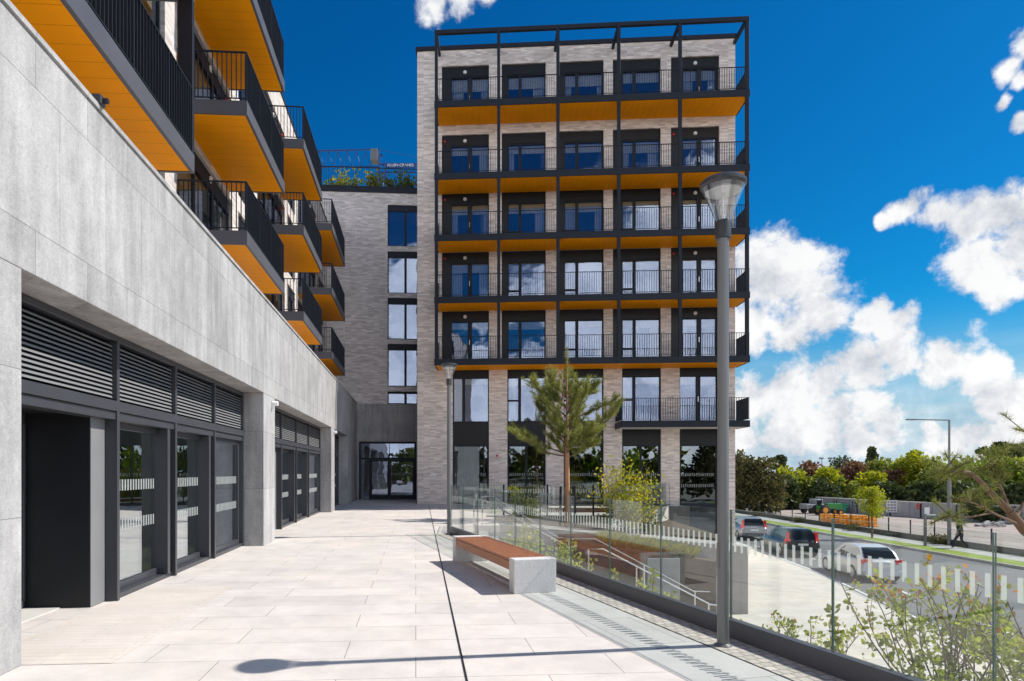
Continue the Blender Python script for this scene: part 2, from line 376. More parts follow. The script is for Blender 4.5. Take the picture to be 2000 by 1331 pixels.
# ------------------------------------------------------------------ mesh helpers
class MB:
    def __init__(s): s.v = []; s.f = []; s.m = []
    def add(s, vs, fs, m=0):
        o = len(s.v); s.v += [tuple(p) for p in vs]; s.f += [tuple(i+o for i in f) for f in fs]; s.m += [m]*len(fs); return s
    def box(s, x0, x1, y0, y1, z0, z1, m=0):
        if x0 > x1: x0, x1 = x1, x0
        if y0 > y1: y0, y1 = y1, y0
        if z0 > z1: z0, z1 = z1, z0
        return s.add([(x0,y0,z0),(x1,y0,z0),(x1,y1,z0),(x0,y1,z0),(x0,y0,z1),(x1,y0,z1),(x1,y1,z1),(x0,y1,z1)],
              [(0,3,2,1),(4,5,6,7),(0,1,5,4),(1,2,6,5),(2,3,7,6),(3,0,4,7)], m)
    def prism(s, poly, z0, z1, m=0):   # poly counter-clockwise in xy; z may be a list per vertex
        n = len(poly); a = z0 if isinstance(z0, (list, tuple)) else [z0]*n; b = z1 if isinstance(z1, (list, tuple)) else [z1]*n
        vs = [(p[0], p[1], a[i]) for i, p in enumerate(poly)] + [(p[0], p[1], b[i]) for i, p in enumerate(poly)]
        return s.add(vs, [tuple(reversed(range(n))), tuple(range(n, 2*n))] + [(i, (i+1) % n, n+(i+1) % n, n+i) for i in range(n)], m)
    def obox(s, p, q, w, h, z0=None, m=0):   # box along p->q (3d), width w sideways, height h upward from p/q
        p = Vector(p); q = Vector(q); d = (q-p); d2 = Vector((d.x, d.y, 0)).normalized(); sd_ = Vector((-d2.y, d2.x, 0))*w/2; up = Vector((0, 0, h))
        vs = [p-sd_, q-sd_, q+sd_, p+sd_, p-sd_+up, q-sd_+up, q+sd_+up, p+sd_+up]
        return s.add(vs, [(0,3,2,1),(4,5,6,7),(0,1,5,4),(1,2,6,5),(2,3,7,6),(3,0,4,7)], m)
    def tube(s, pts, rs, n=8, m=0, caps=True):
        pts = [Vector(p) for p in pts]
        if not isinstance(rs, (list, tuple)): rs = [rs]*len(pts)
        rings = []; o = len(s.v); ref = None
        for i, p in enumerate(pts):
            d = (pts[min(i+1, len(pts)-1)] - pts[max(i-1, 0)]).normalized()
            if ref is None or abs(ref.dot(d)) > .95: ref = Vector((0, 0, 1)) if abs(d.z) < .9 else Vector((1, 0, 0))
            a = d.cross(ref).normalized(); b = d.cross(a).normalized(); ref = -b if False else ref
            s.v += [tuple(p + rs[i]*(math.cos(2*math.pi*k/n)*a + math.sin(2*math.pi*k/n)*b)) for k in range(n)]
        for i in range(len(pts)-1):
            for k in range(n):
                s.f.append((o+i*n+k, o+i*n+(k+1) % n, o+(i+1)*n+(k+1) % n, o+(i+1)*n+k)); s.m.append(m)
        if caps:
            s.f.append(tuple(o+k for k in reversed(range(n)))); s.m.append(m)
            e = o+(len(pts)-1)*n; s.f.append(tuple(e+k for k in range(n))); s.m.append(m)
        return s
    def lathe(s, prof, c=(0, 0, 0), n=24, m=0, axis='z'):
        o = len(s.v)
        for r, z in prof:
            for k in range(n):
                a = 2*math.pi*k/n
                if axis == 'z': s.v.append((c[0]+r*math.cos(a), c[1]+r*math.sin(a), c[2]+z))
                else: s.v.append((c[0]+r*math.cos(a), c[1]+z, c[2]+r*math.sin(a)))
        for i in range(len(prof)-1):
            for k in range(n):
                s.f.append((o+i*n+k, o+i*n+(k+1) % n, o+(i+1)*n+(k+1) % n, o+(i+1)*n+k)); s.m.append(m)
        return s
    def build(s, name, mats, parent=None, smooth=False, bevel=0, seg=2, angle=40):
        me = bpy.data.meshes.new(name); me.from_pydata(s.v, [], s.f)
        if not isinstance(mats, (list, tuple)): mats = [mats]
        for k in mats: me.materials.append(MAT[k] if isinstance(k, str) else k)
        if any(s.m): me.polygons.foreach_set('material_index', s.m)
        me.update()
        if smooth:
            me.polygons.foreach_set('use_smooth', [True]*len(me.polygons))
            try: me.set_sharp_from_angle(angle=R(angle))
            except Exception: pass
        o = bpy.data.objects.new(name, me); col.objects.link(o)
        if parent is not None: o.parent = parent
        if bevel:
            b = o.modifiers.new('bevel', 'BEVEL'); b.width = bevel; b.segments = seg; b.limit_method = 'ANGLE'; b.angle_limit = R(35)
        return o

def np_mesh(name, verts, loop_n, mats, parent=None, midx=None, smooth=False):
    """verts: (F, loop_n, 3) array of separate polygons"""
    F = verts.shape[0]; me = bpy.data.meshes.new(name)
    me.vertices.add(F*loop_n); me.vertices.foreach_set('co', verts.astype(np.float32).ravel())
    me.loops.add(F*loop_n); me.loops.foreach_set('vertex_index', np.arange(F*loop_n, dtype=np.int32))
    me.polygons.add(F); me.polygons.foreach_set('loop_start', np.arange(0, F*loop_n, loop_n, dtype=np.int32))
    me.polygons.foreach_set('loop_total', np.full(F, loop_n, dtype=np.int32))
    for k in (mats if isinstance(mats, (list, tuple)) else [mats]): me.materials.append(MAT[k])
    if midx is not None: me.polygons.foreach_set('material_index', midx.astype(np.int32))
    me.update(calc_edges=True); me.validate()
    o = bpy.data.objects.new(name, me); col.objects.link(o)
    if parent is not None: o.parent = parent
    return o

def tag(o, label=None, cat=None, group=None, kind=None):
    if label: o['label'] = label
    if cat: o['category'] = cat
    if group: o['group'] = group
    if kind: o['kind'] = kind
    return o
def thing(name, label, cat, loc=(0, 0, 0), rotz=0, group=None):
    o = bpy.data.objects.new(name, None); col.objects.link(o); o.empty_display_size = .2
    o.location = loc; o.rotation_euler = (0, 0, rotz); return tag(o, label, cat, group)
def struct(o): o['kind'] = 'structure'; return o
def copy_tree(o, parent=None):
    c = o.copy(); col.objects.link(c)
    if parent is not None: c.parent = parent
    for ch in o.children: copy_tree(ch, c)
    return c
def gp(x, y, z=0.0):
    """world point on the level z seen at photo pixel (x, y)"""
    Y = (1.7-z)*1250/(y-920); return Vector(((x-900)/1250*Y, Y, z))
def at(x, y, Y): return Vector(((x-900)/1250*Y, Y, 1.7+(920-y)/1250*Y))

# ================================================================== SETTING: ground, street, terrace
def B(Y): return 1.64 + .28*(10.57 - Y)          # x of the glass balustrade line at depth Y
struct(MB().box(-900, 900, -700, 1500, -5.0, -3.42).build('ground', 'earth'))
near_k = [(9.5, -30), (11.0, 0), (12.2, 8), (13.2, 15), (14.0, 19.5), (14.7, 23), (16.1, 29), (17.7, 41), (20, 60), (23.5, 90), (26, 120)]
def kx(Y):
    for (x0, y0), (x1, y1) in zip(near_k, near_k[1:]):
        if y0 <= Y <= y1: return x0+(x1-x0)*(Y-y0)/(y1-y0)
    return near_k[-1][0]
poly = [(x, y) for x, y in near_k] + [(26.8, 120), (26.8, -30)]
struct(MB().prism([(26.8, -30), (26.8, 120)] + [(x, y) for x, y in reversed(near_k)], -3.5, -3.02).build('road', 'asphalt'))
struct(MB().prism([(-20, -30)] + [(x-.15, y) for x, y in near_k] + [(-20, 120)], -3.6, -2.9).build('plaza', 'plaza_paving'))
k = MB()
for (x0, y0), (x1, y1) in zip(near_k, near_k[1:]):
    k.prism([(x0-.15, y0), (x0, y0), (x1, y1), (x1-.15, y1)], -3.5, -2.898)
k.box(26.8, 26.95, -30, 120, -3.5, -2.89)
struct(k.build('kerb', 'kerb_stone'))
struct(MB().box(26.95, 28.4, -30, 120, -3.6, -2.9).build('verge', 'grass'))
struct(MB().box(28.4, 30.05, -30, 120, -3.6, -2.905).build('footpath', 'footpath_concrete'))
struct(MB().box(30.05, 30.3, -30, 120, -3.6, -2.9).build('verge', 'grass'))
struct(MB().box(30.3, 140, -60, 150, -3.6, -3.38).build('yard', 'gravel'))
mk = MB()
def along(x_off, y0, y1, w=.12):
    a = (kx(y0)+x_off, y0); b = (kx(y1)+x_off, y1)
    mk.prism([(a[0], a[1]), (a[0]+w, a[1]), (b[0]+w, b[1]), (b[0], b[1])], -3.02, -3.014)
yy = 8.0
while yy < 70:
    along(2.0, yy, yy+1.6); yy += 5.2
yy = 12
while yy < 70:
    along(.35, yy, yy+3.0, .1); yy += 3.02
struct(mk.build('road_marking', 'road_paint'))

# terrace (level 0)
T = [(-14, -25), (B(-25)+.14, -25), (B(17.4)+.14, 17.4), (.5, 17.4), (.5, 19.8), (1.2, 19.8), (1.2, 23.5), (5.6, 23.5), (10.2, 31.35), (10.2, 33), (-1.5, 60), (-14, 60)]
struct(MB().prism(T, -3.4, 0.0).build('terrace', 'paving'))
def q(Y, off): return (B(Y)-off*1.0385, Y)      # point at depth Y, off metres inside the balustrade
bd = MB(); bd.add([(*q(-8, 1.27), .004), (*q(-8, .47), .004), (*q(17.6, .47), .004), (*q(9.6, 1.27), .004)], [(0, 1, 2, 3)])
struct(bd.build('paving_band', 'paving_band'))
bd = MB(); bd.add([(*q(-8, .455), .004), (*q(-8, -.02), .004), (*q(17.0, -.02), .004), (*q(17.0, .455), .004)], [(0, 1, 2, 3)])
struct(bd.build('sett_strip', 'setts'))
bd = MB(); bd.add([tuple(Vector((NN[0]*3.42, NN[1]*3.42, .004)) + Vector((U[0]*s, U[1]*s, 0)) + Vector((-NN[0]*w, -NN[1]*w, 0))) for s, w in ((5.84, 0), (5.84, .75), (9.6, .75), (9.6, -.5), (5.84, -.5))], [(0, 1, 2, 3, 4)])
struct(bd.build('sett_strip', 'setts_fine'))
# dark slot joints and the slotted drain
def seam(name, p, q_, w, lab, cat='drain', mat='metal_dark'):
    t = MB().obox((p[0], p[1], .002), (q_[0], q_[1], .002), w, .006).build(name, mat); return tag(t, lab, cat)
seam('slot_drain', (.05-.0618*(-3), -3+5.17), (-1.62, 32.2), .015, 'long thin dark slot drain running down the middle of the pale terrace towards the building')
seam('edge_strip', q(-3, .46), q(17, .46), .012, 'thin dark metal edge strip between the small setts and the grey paving band', 'edge strip')
dr = MB(); yv = 3.0; kk = 0
while yv < 9.4:
    kk += 1
    if True:
        cx, cy = q(yv, .93); d = nb*.07
        dr.obox((cx-d.x, cy-d.y, .004), (cx+d.x, cy+d.y, .004), .014, .0015)
    yv += .0915
tag(dr.build('drain_grating', 'stone_dark'), 'row of short dark slots of a drain let into the grey paving band', 'drain')

# ================================================================== LEFT BUILDING (own frame: x along the wall, y into it)
LB = thing('apartment_block', 'long apartment block on the left with grey limestone ground floor, louvres, shopfronts and orange-bottomed balconies', 'building',
           (NN[0]*3.43, NN[1]*3.43, 0), math.atan2(U[1], U[0]))
st = MB(); S_END = 37.66
openings = [(5.84, 14.75), (15.9, 26.4), (27.4, 32.6)]
prev = -6.0
for a, b in openings + [(S_END, S_END)]:
    st.box(prev, a, 0, .95, 0, 3.46); prev = b
st.box(-6, S_END, 0, .95, 3.462, 5.60)
st.build('stone_wall', 'limestone', LB, bevel=.006, seg=1)
MB().box(-6, S_END, -.025, .5, 5.602, 5.655).build('coping', 'limestone', LB)
MB().box(-6, S_END, .952, 1.70, 3.4, 5.2).build('roof_terrace', 'concrete_light', LB)
MB().box(-6, -5.6, .95, 12, 0, 16).box(-5.6, S_END, 11.6, 12, 0, 16).build('rear_wall', 'brick_left', LB)
# shop interior
it = MB(); it.box(-5.6, S_END, 6.2, 6.3, 0, 3.4); it.box(-5.6, S_END, 1.3, 6.2, 3.3, 3.398)
for s_ in (15.3, 26.9, 32.9): it.box(s_, s_+.2, .96, 6.2, 0.01, 3.29)
it.build('shop_interior', 'room_pale', LB)
MB().box(-5.6, S_END, .951, 6.2, .0, .012).build('shop_floor', 'concrete_light', LB)

def shopfront(s0, bays, s1, portal=True):
    """bays: bay boundaries along the wall"""
    f = MB(); y0 = .47
    f.box(s0, s1, y0-.02, y0+.30, 3.38, 3.458)                    # head
    f.box(s0, s1, y0-.04, y0+.28, 2.47, 2.60)                    # transom
    f.box(s0, s1, y0-.01, y0+.20, 2.36, 2.466)
    bb = [s0] + list(bays) + [s1]
    for b in bays: f.box(b-.035, b+.035, y0-.035, y0+.25, 0, 3.378)
    f.box(s1-.05, s1, y0-.03, y0+.25, 0, 3.378); f.box(s0, s0+.05, y0-.03, y0+.25, 2.6, 3.378)
    fr = f.build('shopfront_frame', 'metal_frame', LB, bevel=.004, seg=1)
    for i in range(len(bb)-1):
        a, b = bb[i]+.05, bb[i+1]-.05
        lv = MB(); lv.box(a, b, y0+.16, y0+.20, 2.6, 3.38, 0)
        z = 2.64
        while z < 3.34:
            lv.add([(a, y0+.02, z), (b, y0+.02, z), (b, y0+.03, z+.026), (a, y0+.03, z+.026), (a, y0+.11, z+.062), (b, y0+.11, z+.062), (b, y0+.11, z+.056), (a, y0+.11, z+.056)],
                   [(0, 1, 2, 3), (3, 2, 5, 4), (0, 7, 6, 1)], 1)
            z += .0545
        lv.build('louvre_panel', ['metal_dark', 'louvre_grey'], LB)
    # glazed bays
    for i in range(1 if portal else 0, len(bb)-1):
        a, b = bb[i]+.035, bb[i+1]-.035
        last = (i == len(bb)-2)
        w = MB(); gy = .66 if not last else .56
        w.box(a, b, gy-.16 if not last else gy-.1, gy+.06, 0, .07)          # sill
        w.box(a, b, gy-.03, gy+.05, .07, .17); w.box(a, b, gy-.03, gy+.05, 2.27, 2.36)
        w.box(a, a+.05, gy-.03, gy+.05, .17, 2.27); w.box(b-.09, b, gy-.03, gy+.05, .17, 2.27)
        if not last: w.box(b-.26, b-.16, gy-.20, gy+.06, .075, 2.355)          # protruding fin
        wf = w.build('shop_window', 'metal_frame', LB, bevel=.004, seg=1)
        MB().box(a+.05, b-.09, gy, gy+.02, .17, 2.27).build('pane', 'glass_shop', wf)
        for zz in (1.42, .87):
            dsh = MB(); x = a+.12
            while x < b-.16: dsh.box(x, x+.035, gy-.004, gy-.001, zz, zz+.155); x += .088
            dsh.build('frosted_strips', 'white_film', wf)
    if portal:
        a, b = s0, bays[0]
        p = MB(); p.box(b-.40, b-.037, .60, 1.42, 0, 2.46, 0); p.box(a, b-.402, .62, 1.42, 2.40, 2.458, 0)
        p.build('portal_panel', 'metal_panel', LB, bevel=.006)
        MB().box(b-.398, b-.04, .592, .5985, .01, 2.455).build('portal_face', 'louvre_grey', LB)  # paler grey than the panel, imitating the metal's sheen on its sunlit side
        d = MB(); d.box(a, b-.42, 1.36, 1.42, 0, .1); d.box(a, b-.42, 1.36, 1.42, 2.28, 2.398)
        n = 3; wdt = (b-.42-a)/n
        for i in range(n+1):
            c = a+wdt*i; d.box(max(a, c-.04), min(b-.42, c+.04), 1.35, 1.42, .1, 2.28)
        dd = d.build('entrance_door', 'metal_frame', LB, bevel=.004, seg=1)
        MB().box(a+.04, b-.46, 1.385, 1.40, .1, 2.28).build('pane', 'glass_shop', dd)
        MB().tube([(b-.62, 1.30, .5), (b-.62, 1.30, 1.6)], .016).build('handle', 'steel', dd)
shopfront(5.84, [8.64, 10.66, 12.68], 14.75)
shopfront(15.9, [18.85, 21.2, 23.6], 26.4)
shopfront(27.4, [29.2, 30.9], 32.6, portal=False)

# upper storeys set back behind the parapet
YW = 1.72; lev = [6.91, 9.73, 12.55]; ROOF = 16.1
cols_b = [(6.2, 10.87), (14.19, 18.17), (21.25, 25.4), (28.4, 33.5)]
ops = [(1.0, 5.2)]
for i, (a, b) in enumerate(cols_b):
    ops.append((a+.05, b+.25))
    nxt = cols_b[i+1][0] if i < 3 else 37.3
    ops.append((b+.85, nxt-.62))
ops = [o for o in ops if o[1]-o[0] > .6]
w = MB(); z0 = 5.2
for L_ in lev:
    top = L_+2.35
    prev = -6
    w.box(-6, S_END, YW, YW+.3, z0, L_-.02 if L_ == lev[0] else L_+.0)
    for a, b in ops + [(S_END, S_END)]:
        w.box(prev, a, YW, YW+.3, L_ if L_ != lev[0] else L_-.02, top); prev = b
    z0 = top
w.box(-6, S_END, YW, YW+.3, z0, ROOF)
w.build('brick_wall', 'brick_left', LB)
MB().box(-6, S_END, YW-.03, YW+.4, ROOF+.002, ROOF+.12).build('roof_edge', 'metal_dark', LB)
MB().box(-5.6, S_END, YW+.3, 11.6, ROOF-.3, ROOF-.02).build('roof', 'concrete', LB)
it = MB(); it.box(-5.6, S_END, 5.0, 5.1, 5.2, ROOF-.3)
for L_ in lev: it.box(-5.6, S_END, YW+.32, 5, L_-.28, L_-.02)
for a, b in cols_b: it.box(b+.35, b+.5, YW+.32, 5, 5.2, ROOF-.3)
it.build('room_interior', 'room_pale', LB)
for L_ in lev:
    for j, (a, b) in enumerate(ops):
        t_ = L_+2.35; f = MB(); y = YW+.10
        f.box(a, b, y-.02, y+.08, t_-.38, t_-.002); f.box(a, b, y, y+.08, L_+.0, L_+.07)
        n = max(2, round((b-a)/1.25)); wd = (b-a)/n
        for i in range(n+1):
            c = a+wd*i; f.box(max(a, c-.045), min(b, c+.045), y-.002, y+.08, L_+.07, t_-.38)
        wf = f.build('window', 'metal_dark', LB)
        MB().box(a+.045, b-.045, y+.03, y+.045, L_+.07, t_-.38).build('pane', 'glass_window', wf)
        MB().box(a+.05, b-.05, y+.14, y+.15, t_-.95, t_-.38).build('blind', 'blind_cream', wf)
for L_ in lev:
    for (a, b) in cols_b:
        MB().lathe([(0, -.05), (.07, -.05), (.09, -.02), (.09, 0)], (b-1.5, YW+.06, L_+2.18), 14, axis='y').build('wall_light', 'white_disk', LB, smooth=True)
        if L_ > 9: MB().lathe([(0, -.06), (.05, -.06), (.06, 0)], (b-.25, YW+.03, L_+2.1), 10, axis='y').build('alarm_sounder', 'red_paint', LB, smooth=True)

def balcony(parent, x0, x1, yf, yb, ztop, ends=(True, True), fas_t=.30, pitch=.10, soff='orange_soffit', rail=True, fmat='metal_fascia', bays=None):
    """slab between yf (outer) and yb (wall); parts: balcony > soffit, railing"""
    m = MB(); zb = ztop-fas_t
    m.box(x0, x1, yf, yf+.06, zb, ztop); m.box(x0, x0+.06, yf+.06, yb, zb, ztop); m.box(x1-.06, x1, yf+.06, yb, zb, ztop)
    m.box(x0+.06, x1-.06, yf+.06, yb, ztop-.06, ztop-.012)
    o = m.build('balcony', fmat, parent, bevel=.004, seg=1)
    MB().box(x0+.062, x1-.062, yf+.062, yb, zb+.012, zb+.035).build('soffit', soff, o)
    if rail:
        r = MB(); H = 1.08
        r.box(x0+.02, x1-.02, yf+.015, yf+.065, ztop+H-.02, ztop+H)
        r.box(x0+.02, x1-.02, yf+.025, yf+.055, ztop+.06, ztop+.075)
        n = max(2, round((x1-x0-.08)/pitch)); st_ = (x1-x0-.08)/n
        for i in range(n+1):
            x = x0+.04+st_*i; big = (i % 12 == 0)
            r.box(x-(.012 if big else .006), x+(.012 if big else .006), yf+.018, yf+.062, ztop+(.0 if big else .075), ztop+H-.02)
        for e, xe in zip(ends, (x0+.04, x1-.04)):
            if not e: continue
            r.box(xe-.025, xe+.025, yf+.066, yb-.01, ztop+H-.02, ztop+H); r.box(xe-.015, xe+.015, yf+.066, yb-.01, ztop+.06, ztop+.075)
            n2 = max(2, round((yb-yf-.08)/pitch)); s2 = (yb-yf-.08)/n2
            for i in range(1, n2+1):
                y = yf+.04+s2*i; r.box(xe-.022, xe+.022, y-.006, y+.006, ztop+.075, ztop+H-.02)
        r.build('railing', 'metal_dark', o)
    return o
for i, (a, b) in enumerate(cols_b):
    for L_ in lev:
        balcony(LB, a, b, .22, YW, L_)
    if i == 0:
        MB().box(b-.10, b+.0, .225, .45, lev[0]+.002, lev[1]-.302).box(b-.10, b, .225, .45, lev[1]+.002, lev[2]-.302).build('corner_post', 'metal_dark', LB)

# ================================================================== LINK BUILDING at the end of the terrace
LK = thing('link_building', 'recessed grey brick link building with stacked dark windows over the far entrance', 'building',
           (NN[0]*3.43+U[0]*37.7, NN[1]*3.43+U[1]*37.7, 0), math.atan2(U[1], U[0]) - R(90))
# frame: x to the right along the link's face, y away from the camera; x=0 is the left building's wall plane
def lx(r): return r+3.43
TOP = 17.95
wx0, wx1 = lx(-1.645), lx(.30); dx0, dx1 = lx(-3.31), lx(.03)
stor = [(6.33, 5.60), (9.13, 6.63), (11.83, 9.40), (14.56, 12.1), (17.28, 14.86)]
m = MB(); m.box(lx(-8), wx0, 0, .4, 5.602, TOP); m.box(wx1, lx(.7), 0, .4, 5.602, TOP)
zz = [5.602]
m.box(wx0, wx1, 0, .4, 6.34, 6.63)
for i in range(1, 5):
    top, bot = stor[i]; nb_ = stor[i+1][1] if i < 4 else TOP
    m.box(wx0, wx1, 0, .4, top, nb_)
m.build('brick_wall', 'brick_link', LK)
m = MB(); m.box(lx(-8), dx0, 0, .4, 0, 5.60); m.box(dx1, lx(.7), 0, .4, 0, 5.60); m.box(dx0, dx1, 0, .4, 3.40, 5.60)
m.build('stone_wall', 'limestone', LK)
MB().box(lx(-8), lx(.7), -.06, .5, TOP+.002, TOP+.32).build('roof_edge', 'metal_dark', LK)
MB().box(lx(-8), lx(.7), .4, 12, TOP-.3, TOP).build('roof', 'concrete', LK)
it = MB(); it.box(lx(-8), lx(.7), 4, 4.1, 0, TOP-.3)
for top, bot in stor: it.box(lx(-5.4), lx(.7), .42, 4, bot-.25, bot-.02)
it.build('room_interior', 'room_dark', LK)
for i, (top, bot) in enumerate(stor):
    f = MB(); hb = .36 if i else .12
    f.box(wx0, wx1, .06, .16, top-hb, top); mx = lx(-.60)
    f.box(wx0, wx0+.06, .08, .16, bot, top-hb); f.box(mx-.07, mx+.07, .078, .16, bot, top-hb); f.box(wx1-.06, wx1, .08, .16, bot, top-hb)
    f.box(wx0+.06, wx1-.06, .08, .16, bot, bot+.06)
    wf = f.build('window', 'metal_dark', LK, bevel=.004, seg=1)
    MB().box(wx0+.06, wx1-.06, .12, .135, bot+.06, top-hb).build('pane', 'glass_window', wf)
f = MB(); f.box(dx0, dx1, .05, .17, 3.28, 3.40); f.box(dx0, dx0+.1, .05, .17, 0, 3.28); f.box(dx1-.12, dx1, .05, .17, 0, 3.28)
f.box(dx0+.1, dx1-.12, .06, .17, 2.34, 2.46); xm = (dx0+.1+dx1-.12)/2+.1
f.box(xm-.02, xm+.02, .07, .16, 2.46, 3.28)
for c in (dx0+.62,): f.box(c-.04, c+.04, .06, .16, 0, 2.34)
ef = f.build('entrance_screen', 'metal_dark', LK, bevel=.004, seg=1)
MB().box(dx0+.1, dx1-.12, .10, .115, 2.46, 3.28).box(dx0+.1, dx0+.58, .10, .115, .1, 2.34).build('pane', 'glass_window', ef)
for a, b, hx in ((dx0+.66, xm-.01, xm-.12), (xm+.01, dx1-.12, xm+.12)):
    d = MB(); d.box(a, a+.09, .06, .15, .02, 2.33); d.box(b-.09, b, .06, .15, .02, 2.33); d.box(a+.09, b-.09, .06, .15, .02, .26); d.box(a+.09, b-.09, .06, .15, 2.24, 2.33)
    do = d.build('door', 'metal_dark', LK, bevel=.004, seg=1)
    MB().box(a+.09, b-.09, .10, .115, .26, 2.24).build('pane', 'glass_window', do)
    MB().tube([(hx, .0, .7), (hx, .0, 1.7)], .02).build('handle', 'steel', do)
    for z in (1.42, .92):
        ds = MB(); x = a+.14
        while x < b-.14: ds.box(x, x+.035, .094, .098, z, z+.15); x += .09
        ds.build('frosted_strips', 'white_film', do)
MB().box(dx0-.28, dx0-.14, -.06, -.001, 1.5, 2.1).build('intercom', 'metal_dark', LK)
# roof garden: railing and planting on the link building
rr = MB(); ra, rb = lx(-5.6), lx(.6)
rr.box(ra, rb, .02, .06, TOP+1.45, TOP+1.49); rr.box(ra, rb, .02, .06, TOP+.36, TOP+.39)
x = ra
while x < rb:
    rr.box(x-.007, x+.007, .025, .055, TOP+.39, TOP+1.45); x += .105
rr.build('roof_railing', 'metal_dark', LK)

# ================================================================== TOWER on the right (frame: x along the facade, y into it)
P0 = Vector((-2.224, 32.7, 0)); RA = math.atan2(-.0644, .9979)
TW = thing('apartment_tower', 'seven-storey pale brick apartment tower with a dark steel balcony frame and orange balcony soffits', 'building', P0, RA)
def ax(px_, front=False):
    t = (px_-900)/1250
    X0, Y0 = (-2.333, 31.0) if front else (-2.224, 32.7)
    return (t*Y0 - X0)/(.9979+.0644*t)
WID = 15.84; BASE = -2.9
F = [7.1, 10.1, 13.1, 16.07, 19.57]           # balcony floor levels
up = [(ax(863), ax(955)), (ax(980), ax(1066)), (ax(1087), ax(1179)), (ax(1197), ax(1290.5)), (ax(1310.5), ax(1405))]
win = [(ax(880), ax(955)), (ax(991.5), ax(1066)), (ax(1102), ax(1179)), (ax(1215), ax(1290.5)), (ax(1333), ax(1401))]
lo = [(ax(884), ax(955)), (ax(991), ax(1066)), (ax(1101), ax(1179)), (ax(1215), ax(1291)), (ax(1327.5), ax(1403))]
WT = 23.1; TH = .42
w = MB()
w.box(0, WID, 0, TH, F[4]+2.72, WT)
for i, L_ in enumerate(F):
    top = L_+2.72
    if i < 4: w.box(0, WID, 0, TH, top, F[i+1])
    prev = 0
    for a, b in up + [(WID, WID)]: w.box(prev, a, 0, TH, L_, top); prev = b
prev = 0
for i, (a, b) in enumerate(lo + [(WID, WID)]):
    w.box(prev, a, 0, TH, BASE, F[0]); prev = b
for a, b in lo: w.box(a, b, .0, TH, 6.82, F[0])
for a, b in lo[:4]: w.box(a, b, .05, TH, BASE, -.1)
w.box(0, .4, TH, 14, BASE, WT); w.box(WID-.4, WID, TH, 14, BASE, WT); w.box(.4, WID-.4, 13.6, 14, BASE, WT)
w.build('brick_wall', 'brick_tower', TW)
MB().box(-.08, WID+.05, -.08, 14.05, WT+.002, WT+.2).build('roof_edge', 'metal_dark', TW)
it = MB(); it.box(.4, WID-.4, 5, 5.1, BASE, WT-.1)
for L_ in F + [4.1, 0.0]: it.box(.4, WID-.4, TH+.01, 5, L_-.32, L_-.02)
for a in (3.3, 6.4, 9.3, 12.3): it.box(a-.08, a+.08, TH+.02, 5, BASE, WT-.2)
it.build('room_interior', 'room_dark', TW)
rg = random.Random(5)
def tw_window(a, b, z0, z1, split, blind=None, gy=.16, transom=None, head=None, door=False, name='window', curtain=False):
    f = MB(); e = .055
    f.box(a, b, gy-.03, gy+.06, z1-.07, z1); f.box(a, b, gy-.03, gy+.06, z0, z0+.07)
    f.box(a, a+e, gy-.03, gy+.06, z0+.07, z1-.07); f.box(b-e, b, gy-.03, gy+.06, z0+.07, z1-.07)
    sw = .075 if not door else .11
    for s_ in split: f.box(s_-sw, s_+sw, gy-.035, gy+.06, z0+.07, z1-.07)
    if transom is not None: f.box(a+e, split[0]-sw, gy-.034, gy+.06, transom-.045, transom+.045)
    wf = f.build(name, 'metal_dark', TW, bevel=.004, seg=1)
    MB().box(a+e, b-e, gy+.01, gy+.025, z0+.07, z1-.07).build('pane', 'glass_window', wf)
    if blind:
        MB().box(a+e, b-e, gy+.12, gy+.13, z1-blind, z1-.05).build('blind', 'blind_cream', wf)
    for side_ in (0, 1):
        if rg.random() < .55:
            wd_ = (b-a)*rg.uniform(.10, .30); c0 = a+e+.02 if side_ == 0 else b-e-.02-wd_; n_ = max(6, int(wd_/.035)); vs = []
            for k in range(n_+1):
                xx = c0+wd_*k/n_; yy_ = gy+.19+.022*(k % 2)
                vs += [(xx, yy_, z0+.03), (xx, yy_, z1-.1)]
            MB().add(vs, [(2*k, 2*k+2, 2*k+3, 2*k+1) for k in range(n_)]).build('curtain', 'curtain_pale', wf)
    if door: MB().box(split[0]-.03, split[0]-.005, gy-.09, gy-.036, z0+1.0, z0+1.25).build('handle', 'steel', wf)
    return wf
for i, L_ in enumerate(F):
    for j in range(5):
        a, b = up[j]; wa, wb = win[j]; top = L_+2.72; gt = L_+2.22
        p = MB(); p.box(a, b, .10, .24, gt, top)
        if wa-a > .05: p.box(a, wa, .10, .24, L_, gt)
        if b-wb > .03: p.box(wb, b, .10, .24, L_, gt)
        p.build('infill_panel', 'metal_panel', TW)
        bl = {4: .62, 3: .52, 2: .55, 1: .45, 0: .38}[i] * rg.uniform(.85, 1.15)
        if j in (0, 4): tw_window(wa, wb, L_, gt, [wa+(wb-wa)*.5], bl, door=True, name='balcony_door')
        else: tw_window(wa, wb, L_, gt, [wa+(wb-wa)*.33], bl, transom=L_+.72)
        if j in (0, 4):
            c = ax(908) if j == 0 else ax(1359)
            MB().lathe([(0, -.05), (.07, -.05), (.095, -.02), (.095, .0)], (c, .10, gt+.22), 14, axis='y').build('wall_light', 'white_disk', TW, smooth=True)
            if (i+j) % 2 == 1 or i == 2:
                MB().lathe([(0, -.05), (.05, -.05), (.06, 0)], (a+.15, .10, gt+.2), 10, axis='y').build('alarm_sounder', 'red_paint', TW, smooth=True)
